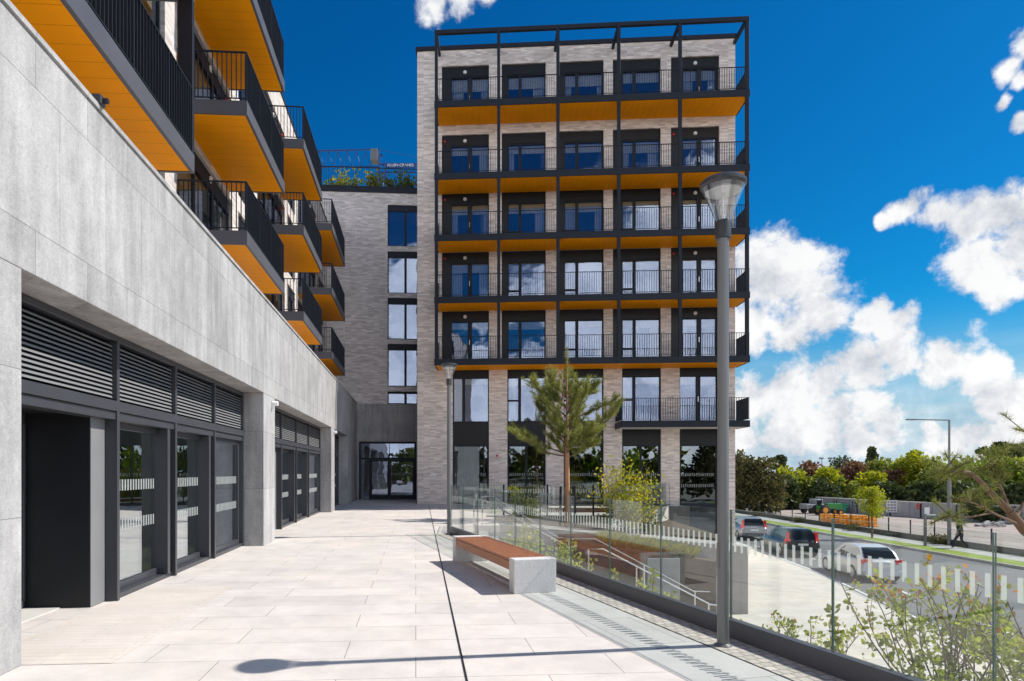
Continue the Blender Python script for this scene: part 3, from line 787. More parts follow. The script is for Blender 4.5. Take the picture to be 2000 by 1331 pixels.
# first floor windows and the double-height ground floor
for j, (a, b) in enumerate(lo):
    MB().box(a, b, .10, .24, 6.45, 6.82).build('header_panel', 'metal_panel', TW)
    p = MB(); p.box(a, b, .09, .24, 3.0, 4.14)
    z = 3.06
    while z < 4.1: p.box(a+.01, b-.01, .075, .09, z, z+.05); z += .09
    p.build('cladding_panel', 'metal_panel', TW)
    if j == 4: tw_window(a+.0, b-.02, 4.14, 6.45, [a+(b-a)*.5], .45, door=True, name='balcony_door')
    elif j == 0: tw_window(a, b, 4.14, 6.45, [a+(b-a)*.30], .35)
    else: tw_window(a, b, 4.14, 6.45, [a+(b-a)*.32], .40, transom=5.25)
    zb = 0.0 if j < 4 else -.05
    f = MB(); f.box(a, a+.08, .10, .22, zb, 3.0); f.box(b-.10, b, .10, .22, zb, 3.0); f.box(a+.08, b-.10, .10, .22, zb, zb+.12); f.box(a+.08, b-.10, .10, .22, 2.92, 3.0)
    if j == 0: f.box(a+(b-a)*.74-.02, a+(b-a)*.74+.02, .12, .2, zb+.12, 2.92)
    if j in (1, 3): f.box((a+b)/2-.04, (a+b)/2+.04, .11, .21, zb+.12, 2.92)
    wf = f.build('shop_window', 'metal_dark', TW, bevel=.004, seg=1)
    MB().box(a+.08, b-.10, .15, .165, zb+.12, 2.92).build('pane', 'glass_ground', wf)
    for z in (1.42, .87):
        ds = MB(); x = a+.12
        while x < b-.16: ds.box(x, x+.035, .143, .147, z, z+.155); x += .09
        ds.build('frosted_strips', 'white_film', wf)
a, b = lo[4]
f = MB(); f.box(a, b, .12, .24, -.35, -.06); f.box(a, a+.05, .1, .2, BASE, -.35); f.box(b-.08, b, .1, .2, BASE, -.35); f.box(a+.05, b-.08, .1, .2, BASE, BASE+.3)
wf = f.build('shop_window', 'metal_dark', TW)
MB().box(a+.05, b-.08, .14, .155, BASE+.3, -.35).build('pane', 'glass_ground', wf)
MB().box(ax(1291), ax(1343), -.35, -.004, BASE, -.06).build('plinth', 'stone_dark', TW, bevel=.01)
MB().lathe([(0, -.06), (.05, -.06), (.06, 0)], (ax(971), 0, 2.45), 10, axis='y').build('alarm_sounder', 'red_paint', TW, smooth=True)
# balcony decks (one per level, full width) and the steel frame
yf = -1.70; fa0, fa1 = 1.05, 15.92
for L_ in F:
    balcony(TW, fa0, fa1, yf, -.004, L_, fas_t=.31, pitch=.112, fmat='metal_dark')
balcony(TW, 9.96, fa1, yf, -.004, 4.06, fas_t=.31, pitch=.112, fmat='metal_dark', soff='concrete_light')
ps = [1.15+.0, ax(974, True), ax(1090, True), ax(1209, True), ax(1329, True), 15.80]
zs = [F[0]] + F[1:]
for p_ in ps:
    m = MB()
    for i, L_ in enumerate(F):
        t_ = F[i+1]-.312 if i < 4 else 22.80
        m.box(p_-.075, p_+.075, yf-.01, yf+.15, L_+.001, t_)
    m.build('frame_post', 'metal_dark', TW, bevel=.006, seg=1)
    MB().box(p_-.06, p_+.06, yf+.155, -.002, 22.80, 22.98).build('roof_beam', 'metal_dark', TW)
MB().box(ps[0]-.085, ps[-1]+.085, yf-.015, yf+.15, 22.803, 22.99).build('top_beam', 'metal_dark', TW, bevel=.006, seg=1)

# ================================================================== GLASS BALUSTRADES
def balustrade(label, pts_y=None, frame=None, panels=(), h_ch=.185, top=1.30, posts=(), thick=.10):
    """panels: list of (x0, x1) along the local x axis"""
    loc, rz = frame
    t = thing('glass_balustrade', label, 'balustrade', loc, rz, None)
    x0, x1 = panels[0][0], panels[-1][1]
    if h_ch: MB().box(x0-.02, x1+.02, -thick/2, thick/2, 0.0, h_ch).build('base_channel', 'metal_fascia', t, bevel=.006, seg=1)
    for (a, b) in panels:
        g = MB()
        a2, b2 = a+.007, b-.007; z0 = max(.05, h_ch-.06)
        vs = [(a2,-.0085,z0),(b2,-.0085,z0),(b2,.0085,z0),(a2,.0085,z0),(a2,-.0085,top),(b2,-.0085,top),(b2,.0085,top),(a2,.0085,top)]
        g.add(vs, [(0,1,5,4),(2,3,7,6)], 0); g.add(vs, [(4,5,6,7),(1,2,6,5),(3,0,4,7)], 1)
        go = g.build('glass_panel', ['glass_rail', 'glass_edge'], t)
        d = MB(); n = max(1, int((b-a)/.09)); p = (b-a)/n
        for i in range(n):
            x = a+p*(i+.5); d.box(x-.017, x+.017, .0095, .011, .872, 1.03)
        d.build('frosted_strips', 'white_film', go)
    for x in posts: MB().box(x-.03, x+.03, -.02, .05, 0, top+.0).build('post', 'metal_dark', t)
    return t
# main run: from far (Y=17.3) towards the camera
dirv = Vector((B(0)-B(1), -1, 0)).normalized(); org = Vector((B(17.35), 17.35, 0)); rz_m = math.atan2(dirv.y, dirv.x)
ys = [17.35] + [4.13+1.21*k for k in range(10, -7, -1)]
pan = []
for a, b in zip(ys, ys[1:]): pan.append(((17.35-a)*1.0385, (17.35-b)*1.0385))
balustrade('long frameless glass balustrade in a dark floor channel past bench and both lamp posts', frame=(org, rz_m), panels=pan)
balustrade('glass balustrade with dark posts beyond the stairs, left of the yellow-green shrub', frame=((.95, 23.42, 0), 0),
           panels=[(i*1.2, i*1.2+1.2) for i in range(4)], h_ch=.06, top=1.19, posts=(.62, 2.22, 3.9), thick=.06)
balustrade('short glass balustrade along the top edge of the stair well by the far lamp', frame=((.46, 17.45, 0), R(90)),
           panels=[(0, 1.17), (1.17, 2.3)], h_ch=.06, top=1.15, thick=.06)
balustrade('glass balustrade at the right end of the upper terrace beside the dark plinth', frame=((5.75, 23.6, 0), math.atan2(7.8, 4.5)),
           panels=[(i*1.5, i*1.5+1.5) for i in range(6)], h_ch=.06, top=1.1, thick=.06)

# ================================================================== LAMP POSTS
def post_lamp():
    t = thing('lamp_post', '', 'lamp post')
    MB().lathe([(0, 0), (.085, 0), (.085, .012), (.056, .03), (.053, .6), (.053, 3.99), (0, 3.99)], n=20).build('pole', 'lamp_grey', t, smooth=True)
    MB().box(-.054, -.045, -.03, .03, .75, 1.0).build('access_door', 'lamp_grey', t, bevel=.003)
    MB().lathe([(0, 3.95), (.075, 3.95), (.072, 4.10), (.068, 4.12), (0, 4.12)], n=24).build('collar', 'lamp_dark', t, smooth=True)
    MB().lathe([(.066, 4.12), (.074, 4.14), (.198, 4.452)], n=40).lathe([(.192, 4.45), (.070, 4.145)], n=40).build('clear_shade', 'glass_lamp', t, smooth=True)
    MB().lathe([(.012, 4.12), (.012, 4.40)], n=10).lathe([(.03, 4.12), (.03, 4.17), (0, 4.17)], n=12).build('lamp_stem', 'steel', t, smooth=True)
    h = MB().lathe([(.17, 4.40), (.200, 4.452), (.213, 4.462), (.213, 4.492), (.19, 4.515), (.06, 4.535), (0, 4.54)], n=48).build('lamp_head', 'lamp_dark', t, smooth=True)
    MB().lathe([(.172, 4.405), (.15, 4.392), (0, 4.390)], n=40).build('diffuser', 'white_disk', h, smooth=True)
    return t
l1 = post_lamp(); l1.location = (2.545, 6.21, 0)
l1['label'] = 'tall grey lamp post with clear conical head nearest the camera, beside the glass balustrade'; l1['group'] = 'post-top lamps on the terrace'
l2 = copy_tree(l1); l2.location = (-.31, 16.87, 0)
l2['label'] = 'smaller-looking distant lamp post standing at the far end of the glass balustrade'

# ================================================================== BENCH
bx = Vector((.731, 8.79, 0)); bdir = Vector((-.2628, .9648, 0))
bench = thing('bench', 'backless bench of red-brown slats between two speckled grey granite blocks', 'bench', bx, math.atan2(-bdir.x, bdir.y))
# frame: y along the bench (away), x to the right
for y0 in (0.0, 3.16):
    MB().box(0, .63, y0, y0+.21, 0, .475).build('granite_block', 'granite', bench, bevel=.012, seg=2)
for i in range(12):
    x = .012+i*.0505
    MB().box(x, x+.036, .212, 3.158, .430, .470).build('slat', 'bench_wood', bench, bevel=.004, seg=1)
MB().box(.004, .030, .213, 3.157, .305, .428).box(.60, .626, .213, 3.157, .305, .428).build('side_board', 'bench_wood', bench, bevel=.003, seg=1)
MB().box(.04, .59, .6, .66, .37, .428).box(.04, .59, 2.6, 2.66, .37, .428).build('crossbar', 'metal_dark', bench)

# ================================================================== STAIRS, RAMP AND PLANTERS beyond the balustrade
sm = MB(); x = .5; z = 0.0
for i in range(8):
    z -= .1625; sm.box(x, x+.31, 17.5, 19.7, -3.4, z); x += .31
sm.box(x, 3.8, 17.5, 19.7, -3.4, z); x = 3.8
for i in range(9):
    z -= .16; sm.box(x, x+.31, 17.5, 19.7, -3.4, z); x += .31
tag(sm.build('stairs', 'concrete'), 'grey stone stairs going down from the terrace behind the glass, between steel handrails', 'stairs')
def handrail(pts, posts, label, n=8):
    t = thing('handrail', label, 'handrail', tuple(Vector(pts[0])-Vector((0, 0, 1))), 0, 'steel handrails of the stairs')
    o = Vector(t.location)
    MB().tube([Vector(p)-o for p in pts], .021, n).build('rail', 'steel', t, smooth=True)
    for a, b in posts: MB().box(a[0]-o.x-.02, a[0]-o.x+.02, a[1]-o.y-.012, a[1]-o.y+.012, a[2]-o.z, b-o.z).build('post', 'steel', t)
    return t
handrail([(3.45, 17.3, -1.3), (3.45, 17.3, -.42), (3.85, 17.3, -.42), (6.75, 17.3, -1.92), (7.1, 17.3, -1.95)], [((3.45, 17.3, -1.3), -.42), ((4.75, 17.3, -1.9), -.90), ((6.7, 17.3, -2.8), -1.90)], 'near steel handrail of the lower stair flight')
handrail([(3.2, 19.55, -.38), (4.1, 19.55, -.38), (7.1, 19.55, -1.98), (7.6, 19.55, -2.0)], [((3.3, 19.55, -1.3), -.38), ((5.6, 19.55, -2.2), -1.18), ((7.15, 19.55, -2.9), -1.98)], 'far steel handrail of the lower stair flight, against the concrete wall')
handrail([(.35, 17.62, .90), (.62, 17.62, .90), (2.95, 17.62, -.38), (3.2, 17.62, -.38)], [((.36, 17.62, 0), .9), ((1.8, 17.62, -.7), .25), ((3.0, 17.62, -1.3), -.38)], 'near steel handrail of the upper stair flight beside the far lamp')
handrail([(.62, 19.65, .92), (.98, 19.65, .92), (3.0, 19.65, -.36), (3.15, 19.65, -.36)], [((.66, 19.65, 0), .92), ((1.9, 19.65, -.8), .3)], 'far steel handrail of the upper stair flight')
# ramp beside the stairs, falling to the right
rp = MB().prism([(1.2, 20.5), (9.2, 20.5), (9.2, 21.9), (1.2, 21.9)], -3.4, [-.02, -.75, -.75, -.02]).build('ramp', 'ramp_paving'); struct(rp)
struct(MB().prism([(1.2, 21.9), (9.2, 21.9), (9.2, 23.45), (1.2, 23.45)], -3.4, [-.05, -.65, -.65, -.05]).build('planting_bed', 'soil'))
MBp = MB().prism([(5.62, 23.46), (9.6, 23.46), (10.15, 31.2), (10.15, 31.3)], -3.4, -.7)
struct(MBp.build('planting_bed', 'soil'))
tag(MB().prism([(2.95, 19.78), (6.45, 19.78), (6.45, 19.80), (2.95, 19.80)], [-1.15, -1.75, -1.75, -1.15], [-.36, -.90, -.90, -.36]).prism([(2.95, 19.8), (2.97, 19.8), (2.97, 20.45), (2.95, 20.45)], -1.4, -.36).build('corten_planter', 'corten'), 'long rust-brown steel planter edge falling beside the lower stairs', 'planter')
struct(MB().prism([(2.98, 19.81), (7.9, 19.81), (7.9, 20.48), (2.98, 20.48)], -3.4, [-.45, -1.12, -1.12, -.45]).build('planting_bed', 'soil'))
cw = MB().box(5.75, 6.75, 19.70, 19.775, -3.3, -1.0).box(6.56, 6.75, 19.776, 21.3, -3.3, -1.0)
tag(cw.build('retaining_wall', 'concrete', None, bevel=.02), 'grey concrete retaining wall with a thick square end behind the lower stairs', 'retaining wall')
cw = MB().prism([(6.76, 19.98), (8.35, 19.98), (8.35, 20.12), (6.76, 20.12)], -3.3, [-1.42, -1.70, -1.70, -1.42]).prism([(8.23, 20.121), (8.35, 20.121), (8.9, 22.9), (8.78, 22.9)], -3.3, -1.702)
tag(cw.build('planter_wall', 'concrete', None, bevel=.015), 'low sloping concrete planter wall at the foot of the stairs holding the dark bush', 'planter')
struct(MB().prism([(6.77, 20.13), (8.22, 20.13), (8.7, 22.9), (6.77, 22.9)], -3.3, -1.85).build('planting_bed', 'soil'))
cp = MB().box(3.6, 6.3, 26.0, 26.03, 0, .19).box(3.6, 3.63, 26.03, 28, 0, .19).box(6.27, 6.3, 26.03, 28, 0, .19).box(3.6, 6.3, 28, 28.03, 0, .19).build('corten_planter', 'corten')
tag(cp, 'low rust-brown planter edge lying on the far upper terrace behind the pine', 'planter')
struct(MB().box(3.63, 6.27, 26.03, 28, .0, .15).build('planting_bed', 'concrete_light'))
# planting strip under the balustrade
struct(MB().prism([(B(16.9)+.15, 16.9), (B(2)+.15, 2), (B(2)+1.9, 2), (B(9)+1.7, 9), (B(16.9)+.9, 17.2)], -3.4, -1.05).build('planting_bed', 'soil'))

# ================================================================== VEGETATION
def rand_dirs(n):
    v = rng.normal(size=(n, 3)); return v/np.linalg.norm(v, axis=1)[:, None]
LEAF6 = np.array([(0, 0), (.3, .30), (.7, .26), (1, 0), (.7, -.26), (.3, -.30)])
LEAF4 = np.array([(0, 0), (.5, .42), (1, 0), (.5, -.42)])
def leaves_np(pos, size, shape=LEAF4, out=None, up=.25, jitter=.35):
    """pos (n,3): returns (n, k, 3) leaf polygons, blades leaning outward along `out`"""
    n = len(pos); a = rand_dirs(n)
    if out is not None: a = a*.9 + out*.8
    a[:, 2] += up; a /= np.linalg.norm(a, axis=1)[:, None]
    r = rand_dirs(n); b = np.cross(a, r); b /= np.linalg.norm(b, axis=1)[:, None]+1e-9
    s = size*(1+jitter*(rng.random(n)*2-1))
    k = shape.shape[0]
    return pos[:, None, :] + s[:, None, None]*(shape[None, :, 0:1]*a[:, None, :] + shape[None, :, 1:2]*b[:, None, :])
def clump_crown(blobs, clumps, per, leaf, clump_r, shape=LEAF4, flat=.8, seed_shell=.55):
    """blobs: ellipsoids (x,y,z,rx,ry,rz); clumps are spread over their shells, leaves within each clump"""
    vol = np.array([b[3]*b[4]*b[5] for b in blobs])**.67; pr = vol/vol.sum()
    ci = rng.choice(len(blobs), clumps, p=pr); bl = np.array(blobs)[ci]
    d = rand_dirs(clumps); rad = seed_shell + (1-seed_shell)*rng.random(clumps)**.6
    c = bl[:, :3] + d*rad[:, None]*bl[:, 3:]
    cr = clump_r*(.6+.8*rng.random(clumps))
    idx = np.repeat(np.arange(clumps), per)
    dd = rand_dirs(len(idx)); rr = rng.random(len(idx))**.45
    off = dd*rr[:, None]*cr[idx][:, None]; off[:, 2] *= flat
    return leaves_np(c[idx]+off, leaf, shape, out=dd, up=.2), c
def tree(name, label, base, blobs, clumps, per, leaf, clump_r, mat, trunk_r=.15, cat='tree', group=None, trunk='bark', seed_shell=.55, shape=LEAF4, limbs=7, fork=.45):
    """blobs relative to base"""
    t = thing(name, label, cat, base, 0, group)
    V, c = clump_crown(blobs, clumps, per, leaf, clump_r, shape, seed_shell=seed_shell)
    np_mesh('crown', V, shape.shape[0], mat, t)
    m = MB(); top = max(b[2] for b in blobs); fz = max(.3, min(b[2]-b[5] for b in blobs)*.9 + .1*top)
    m.tube([(0, 0, -.2), (.02, 0, fz*.5), (0, .02, fz), (.05, 0, (fz+top)/2), (0, 0, top)], [trunk_r*1.2, trunk_r, trunk_r*.85, trunk_r*.5, trunk_r*.15], 8)
    sel = rng.choice(len(c), min(limbs, len(c)), replace=False)
    for i in sel:
        e = Vector(c[i]); s = Vector((0, 0, min(fz+(e.z-fz)*.3, top*.9))); mid = (s+e)/2+Vector((0, 0, .08*(e-s).length))
        m.tube([s, mid, e], [trunk_r*.45, trunk_r*.25, trunk_r*.06], 6)
    m.build('trunk', trunk, t, smooth=True)
    return t

# far tree line behind the yard
far = []
def ft(x, ytop, Y, w, mat, lab, ybot=985, cat='tree', clumps=70, per=60, leaf=.42, lean=0):
    base = at(x, ybot, Y); base.z = -3.4
    ztop = 1.7+(920-ytop)/1250*Y; h = ztop+3.4; r = w/2/1250*Y
    bl = [(lean, 0, h*.58, r*.72, r*.8, h*.42), (-r*.45, .3, h*.42, r*.55, r*.6, h*.33), (r*.45, -.2, h*.40, r*.55, r*.6, h*.33), (0, -.6, h*.25, r*.8, r*.6, h*.24)]
    far.append(tree('broadleaf_tree', lab, base, bl, clumps, per, leaf, h*.13, mat, trunk_r=.18, group='trees beyond the yard', cat=cat, seed_shell=.72, limbs=4))
ft(1452, 889, 78, 84, 'leaf_dark', 'dark evergreen oak right beside the tower corner, behind the yard', clumps=110, per=90, leaf=.34)
ft(1490, 893, 77, 60, 'leaf_dark', 'dark evergreen oak, second from the tower, with a pointed dark top', clumps=90, per=90, leaf=.34)
ft(1436, 910, 84, 60, 'leaf_deep', 'shaded evergreen partly hidden behind the tower corner')
ft(1541, 915, 88, 62, 'leaf_lime', 'low bright lime tree just right of the two dark evergreens', clumps=80)
ft(1530, 935, 84, 56, 'leaf_deep', 'dark green bush under the lime tree right of the evergreens', cat='bush')
ft(1584, 905, 92, 50, 'leaf_copper', 'copper-leaved tree with a bushy rounded top, leftmost of the copper ones')
ft(1566, 932, 86, 60, 'leaf_mid', 'mid-green bushy tree below the leftmost copper tree')
ft(1616, 918, 88, 54, 'leaf_lime', 'yellow-green tree between the two left copper trees')
ft(1608, 940, 84, 56, 'leaf_deep', 'dark shrub standing directly behind the concrete bay wall end', cat='bush')
ft(1650, 896, 100, 66, 'leaf_deep', 'dark rounded tree showing at the back of the tree line')
ft(1668, 906, 92, 62, 'leaf_copper', 'wide copper-leaved tree above the middle of the bay wall')
ft(1655, 936, 85, 50, 'leaf_mid', 'mid-green shrub in front of the wide copper tree', cat='bush')
ft(1702, 924, 86, 62, 'leaf_lime', 'yellow-green tree right behind the young street tree')
ft(1716, 896, 98, 56, 'leaf_mid', 'tall mid-green tree behind the yellow-green one')
ft(1745, 918, 88, 50, 'leaf_copper', 'copper-leaved tree, rightmost of the copper ones')
ft(1730, 944, 82, 60, 'leaf_deep', 'dark shrub below the rightmost copper tree', cat='bush')
ft(1784, 890, 88, 66, 'leaf_lime', 'bright yellow-green tree, tallest left of the street light', clumps=120, per=70)
ft(1765, 900, 96, 56, 'leaf_mid', 'mid-green tree behind the bright yellow-green one')
ft(1820, 922, 84, 60, 'leaf_mid', 'mid-green tree directly left of the street light pole')
ft(1842, 900, 80, 74, 'leaf_mid', 'broad green tree behind the street light pole', clumps=100)
ft(1806, 946, 76, 60, 'leaf_deep', 'dark shrub at the foot of the broad green trees', cat='bush')
ft(1888, 902, 74, 82, 'leaf_mid', 'broad green tree right of the street light pole', clumps=110)
ft(1873, 940, 68, 70, 'leaf_deep', 'dark shrub behind the right part of the bay wall', cat='bush')
ft(1940, 893, 72, 88, 'leaf_fresh', 'broad fresh-green tree behind the near pine branches', clumps=120)
ft(1990, 897, 70, 80, 'leaf_mid', 'green tree at the right edge of the tree line', clumps=110)
ft(1935, 945, 64, 80, 'leaf_deep', 'dark shrub beneath the fresh-green tree at the right', cat='bush')
ft(2040, 890, 68, 90, 'leaf_fresh', 'fresh-green tree beyond the right edge tree', clumps=110)
ft(1995, 948, 62, 70, 'leaf_deep', 'rightmost dark shrub behind the pale end panel', cat='bush')
def conifer(x, ytop, ybot, Y, w, lab, kind):
    b = at(x, ybot, Y); b.z = -3.4; h = 1.7+(920-ytop)/1250*Y+3.4; r = w/2/1250*Y; bl = []
    if kind == 'fir':
        for k in range(7): f = k/6; bl.append((0, 0, h*(.55+.43*f), r*(1-.85*f), r*(1-.85*f), h*.05))
    else:
        bl = [(-r*.5, 0, h*.86, r*.6, r*.5, h*.06), (r*.4, 0, h*.92, r*.6, r*.5, h*.055), (0, 0, h*.80, r*.8, r*.5, h*.06), (r*.1, 0, h*.97, r*.3, r*.3, h*.03)]
    tree('conifer', lab, b, bl, 46, 60, .5, h*.045, 'leaf_deep', trunk_r=.25, group='dark conifers behind the tree line', cat='conifer', limbs=8)
conifer(1518, 893, 985, 118, 30, 'small dark pine silhouette left of the lime tree', 'pine')
conifer(1704, 880, 985, 125, 24, 'thin dark fir tip rising above the middle of the tree line', 'fir')
conifer(1948, 868, 985, 120, 62, 'wide dark cedar with flat layers rising near the right edge', 'pine')
conifer(1990, 874, 985, 122, 66, 'second wide dark cedar, at the right edge behind the first', 'pine')

# young street tree on the verge
yb = gp(1703, 1052, -2.9)
tree('street_tree', 'young lime-green street tree with a round crown on the grass verge', yb,
     [(0, 0, 2.55, .95, .85, .95), (.25, 0, 2.1, .85, .7, .6), (-.2, 0, 3.1, .5, .5, .5)], 60, 60, .10, .30, 'leaf_lime', trunk_r=.06, seed_shell=.35)

# trees round the open ground behind the camera (they show in the windows)
for i, (x_, y_, h_, mt) in enumerate([(-14, -42, 10, 'leaf_mid'), (-6, -46, 12, 'leaf_dark'), (2, -43, 9, 'leaf_mid'), (9, -47, 12, 'leaf_dark'), (16, -44, 10, 'leaf_fresh'), (24, -48, 12, 'leaf_mid'), (33, -44, 11, 'leaf_dark'), (42, -46, 12, 'leaf_mid')]):
    tree('broadleaf_tree', 'bushy tree number %s from the west in the row behind the viewer' % ['one', 'two', 'three', 'four', 'five', 'six', 'seven', 'eight'][i], (x_, y_, -3.4),
         [(0, 0, h_*.6, 4, 3, h_*.4), (2.4, 0, h_*.4, 3, 2.4, h_*.3), (-2.4, 0, h_*.4, 3, 2.4, h_*.3)], 60, 40, .7, 1.3, mt, trunk_r=.25, group='trees behind the viewer')
# pine on the upper terrace
def tuft_np(tips, dirs, L=.15, n=46, w=.006, spread=.9, back=.25):
    """needle tufts at tips (m,3) along dirs"""
    m = len(tips); idx = np.repeat(np.arange(m), n); k = len(idx)
    t = rng.random(k)[:, None]
    p = tips[idx] - dirs[idx]*back*t
    d = dirs[idx]*(.55) + rand_dirs(k)*spread; d[:, 2] += .22; d /= np.linalg.norm(d, axis=1)[:, None]
    s = np.cross(d, rand_dirs(k)); s /= np.linalg.norm(s, axis=1)[:, None]+1e-9
    l = (L*(.7+.6*rng.random(k)))[:, None]
    return np.stack([p-s*w, p+s*w, p+d*l], axis=1)
def pine(base, H, fork, branches, label, trunk_r=.10, needleL=.16, nw=.008, lean=(0, 0), ntuft=46, trunk_mat='bark_orange', seedn=3, sub=9):
    r = random.Random(seedn); t = thing('pine_tree', label, 'tree', base)
    m = MB(); top = Vector((lean[0], lean[1], H))
    tr = [Vector((0, 0, -.3)), Vector((.01, 0, fork*.5)), Vector((lean[0]*.25, lean[1]*.25, fork)), Vector((lean[0]*.6, 0, (fork+H)/2)), top]
    m.tube(tr, [trunk_r*1.15, trunk_r, trunk_r*.85, trunk_r*.42, trunk_r*.12], 10, 0)
    tips, dirs = [], []
    for (z0, az, ln, rise) in branches:
        f = (z0-fork)/(H-fork) if z0 > fork else 0
        s = Vector((lean[0]*(.25+.5*f), lean[1]*f, z0)); d = Vector((math.cos(az), math.sin(az), rise)).normalized()
        p = s.copy(); pts = [p.copy()]; nseg = 6; dd = d.copy()
        for i in range(nseg):
            dd = (dd + Vector((r.uniform(-.22, .22), r.uniform(-.22, .22), r.uniform(-.10, .22)))).normalized(); p = p+dd*ln/nseg; pts.append(p.copy())
            if i >= 1:
                for q_ in range(sub//3):
                    sd_ = (dd + Vector((r.uniform(-1, 1), r.uniform(-1, 1), r.uniform(-.35, .8)))).normalized(); sl = r.uniform(.16, .5)*min(1, ln)
                    e = p+sd_*sl; mid = p+sd_*sl*.5+Vector((0, 0, -.02))
                    m.tube([p, mid, e+Vector((0, 0, .03))], [trunk_r*.11, trunk_r*.08, trunk_r*.05], 5, 1, caps=False)
                    tips.append(e+Vector((0, 0, .03))); dirs.append((sd_+Vector((0, 0, .3))).normalized())
                    if sl > .28: tips.append(mid); dirs.append(sd_)
        rb_ = trunk_r*.34
        m.tube(pts, [rb_*(1-.8*i/nseg) for i in range(nseg+1)], 6, 1)
        tips.append(p.copy()); dirs.append(dd.copy())
    for k in range(7):
        f = .72+.28*k/6; tips.append(Vector((lean[0]*f, lean[1]*f, fork+(H-fork)*f))); dirs.append(Vector((0, 0, 1)))
    m.build('trunk', [trunk_mat, 'bark'], t, smooth=True)
    V = tuft_np(np.array([tuple(x) for x in tips]), np.array([tuple(x) for x in dirs]), needleL, ntuft, nw)
    np_mesh('needles', V, 3, 'needle', t)
    return t
rp_ = random.Random(21)
brs = []
for i in range(22):
    z = 2.35+ (i/22)**1.0*2.3; ang = i*2.4+rp_.uniform(-.4, .4)
    zz_ = (z-2.35)/2.3; ln = (1.15+1.0*math.sin(min(1, zz_*2.2)*1.57)-1.15*max(0, zz_-.35))*rp_.uniform(.70, 1.1); brs.append((z, ang, max(.4, ln*.88), rp_.uniform(.2, .85)))
brs += [(2.45, R(178), 2.15, .15), (2.5, R(190), 1.9, .35), (2.7, R(5), 2.2, .45), (2.9, R(-8), 2.0, .6), (4.0, R(20), 1.0, 1.0), (4.1, R(170), 1.0, 1.1)]
pine(Vector((3.70, 22.3, -.25)), 6.25, 2.5, brs, 'slender pine with orange-brown trunk and loose tufted crown in front of the tower', trunk_r=.095, needleL=.155, nw=.007, ntuft=52, sub=12)
sk = MB()
for s_ in (-.25, .28): sk.tube([(3.70+s_, 22.25, -.4), (3.70+s_*.9, 22.25, 1.15)], .045, 8)
tag(sk.build('tree_stakes', 'metal_dark'), 'pair of dark support stakes either side of the pine trunk', 'tree stakes')

# yellow-green shrub right of the pine, and the small ones
def shrub(base, H, Rr, label, mat, stems=16, per=70, leaf=.07, tip=None, seedn=1, shape=LEAF4, bottom=.25, name='shrub', lean=0.0, twig_r=.012, droop=.0):
    r = random.Random(seedn); t = thing(name, label, 'shrub', base); m = MB(); P, O = [], []
    for i in range(stems):
        a = r.uniform(0, 6.283); rad = Rr*math.sqrt(r.random()); h = H*r.uniform(.62, 1.0)*(1-.35*(rad/Rr)**2)
        p = Vector((r.uniform(-.1, .1)*Rr, r.uniform(-.1, .1)*Rr, 0)); e = Vector((math.cos(a)*rad+lean, math.sin(a)*rad, h))
        pts = []
        for k in range(7):
            f = k/6; q_ = p.lerp(e, f); q_.x += math.sin(f*5+i)*.04*H*f; q_.z = h*f**.85 - droop*f*f; pts.append(q_)
        m.tube(pts, [twig_r*(1-.75*k/6) for k in range(7)], 5, 0, caps=False)
        for k in range(per):
            f = r.uniform(bottom, 1.0); j = min(5, int(f*6)); q_ = pts[j].lerp(pts[j+1], f*6-j)
            off = Vector((r.gauss(0, 1), r.gauss(0, 1), r.gauss(0, .8)))*Rr*.13
            if k % 9 == 0: m.tube([q_, q_+off*.5, q_+off], [twig_r*.4, twig_r*.3, twig_r*.15], 4, 0, caps=False)
            P.append(tuple(q_+off)); O.append(tuple(off.normalized()))
    m.build('stems', 'twig', t)
    P = np.array(P); O = np.array(O); V = leaves_np(P, leaf, shape, out=O, up=.3)
    mi = None
    if tip: hz = P[:, 2] + rng.normal(size=len(P))*H*.12; mi = (hz > H*.86).astype(np.int32)
    np_mesh('leaves', V, shape.shape[0], [mat, tip] if tip else mat, t, mi)
    return t
shrub(Vector((5.65, 22.0, -.55)), 2.75, 1.35, 'yellow-green shrub with orange tints beside the pine, in front of the tower', 'leaf_yellow', stems=30, per=80, leaf=.095, tip=None, seedn=4, bottom=.22)
shrub(Vector((2.35, 22.7, -.1)), 1.05, .62, 'low leafy bush left of the pine trunk', 'leaf_mid', stems=16, per=60, leaf=.07, seedn=9, bottom=.1)
shrub(Vector((1.95, 22.6, -.1)), 1.85, .16, 'thin upright bright green climber stem left of the pine', 'leaf_lime', stems=4, per=60, leaf=.08, seedn=12, bottom=.2)
shrub(Vector((7.25, 20.9, -1.85)), 1.15, .55, 'round dark green bush on the low concrete planter', 'leaf_mid', stems=26, per=90, leaf=.05, seedn=15, bottom=.05)
shrub(Vector((7.95, 21.2, -1.85)), 1.0, .62, 'grey-green rosemary bush at the right end of the low concrete planter', 'leaf_dark', stems=30, per=90, leaf=.045, seedn=16, bottom=.05)
shrub(Vector((6.5, 22.6, -.6)), 1.3, .8, 'dark lower bush right behind the yellow-green shrub', 'leaf_mid', stems=22, per=70, leaf=.06, seedn=18, bottom=.05)
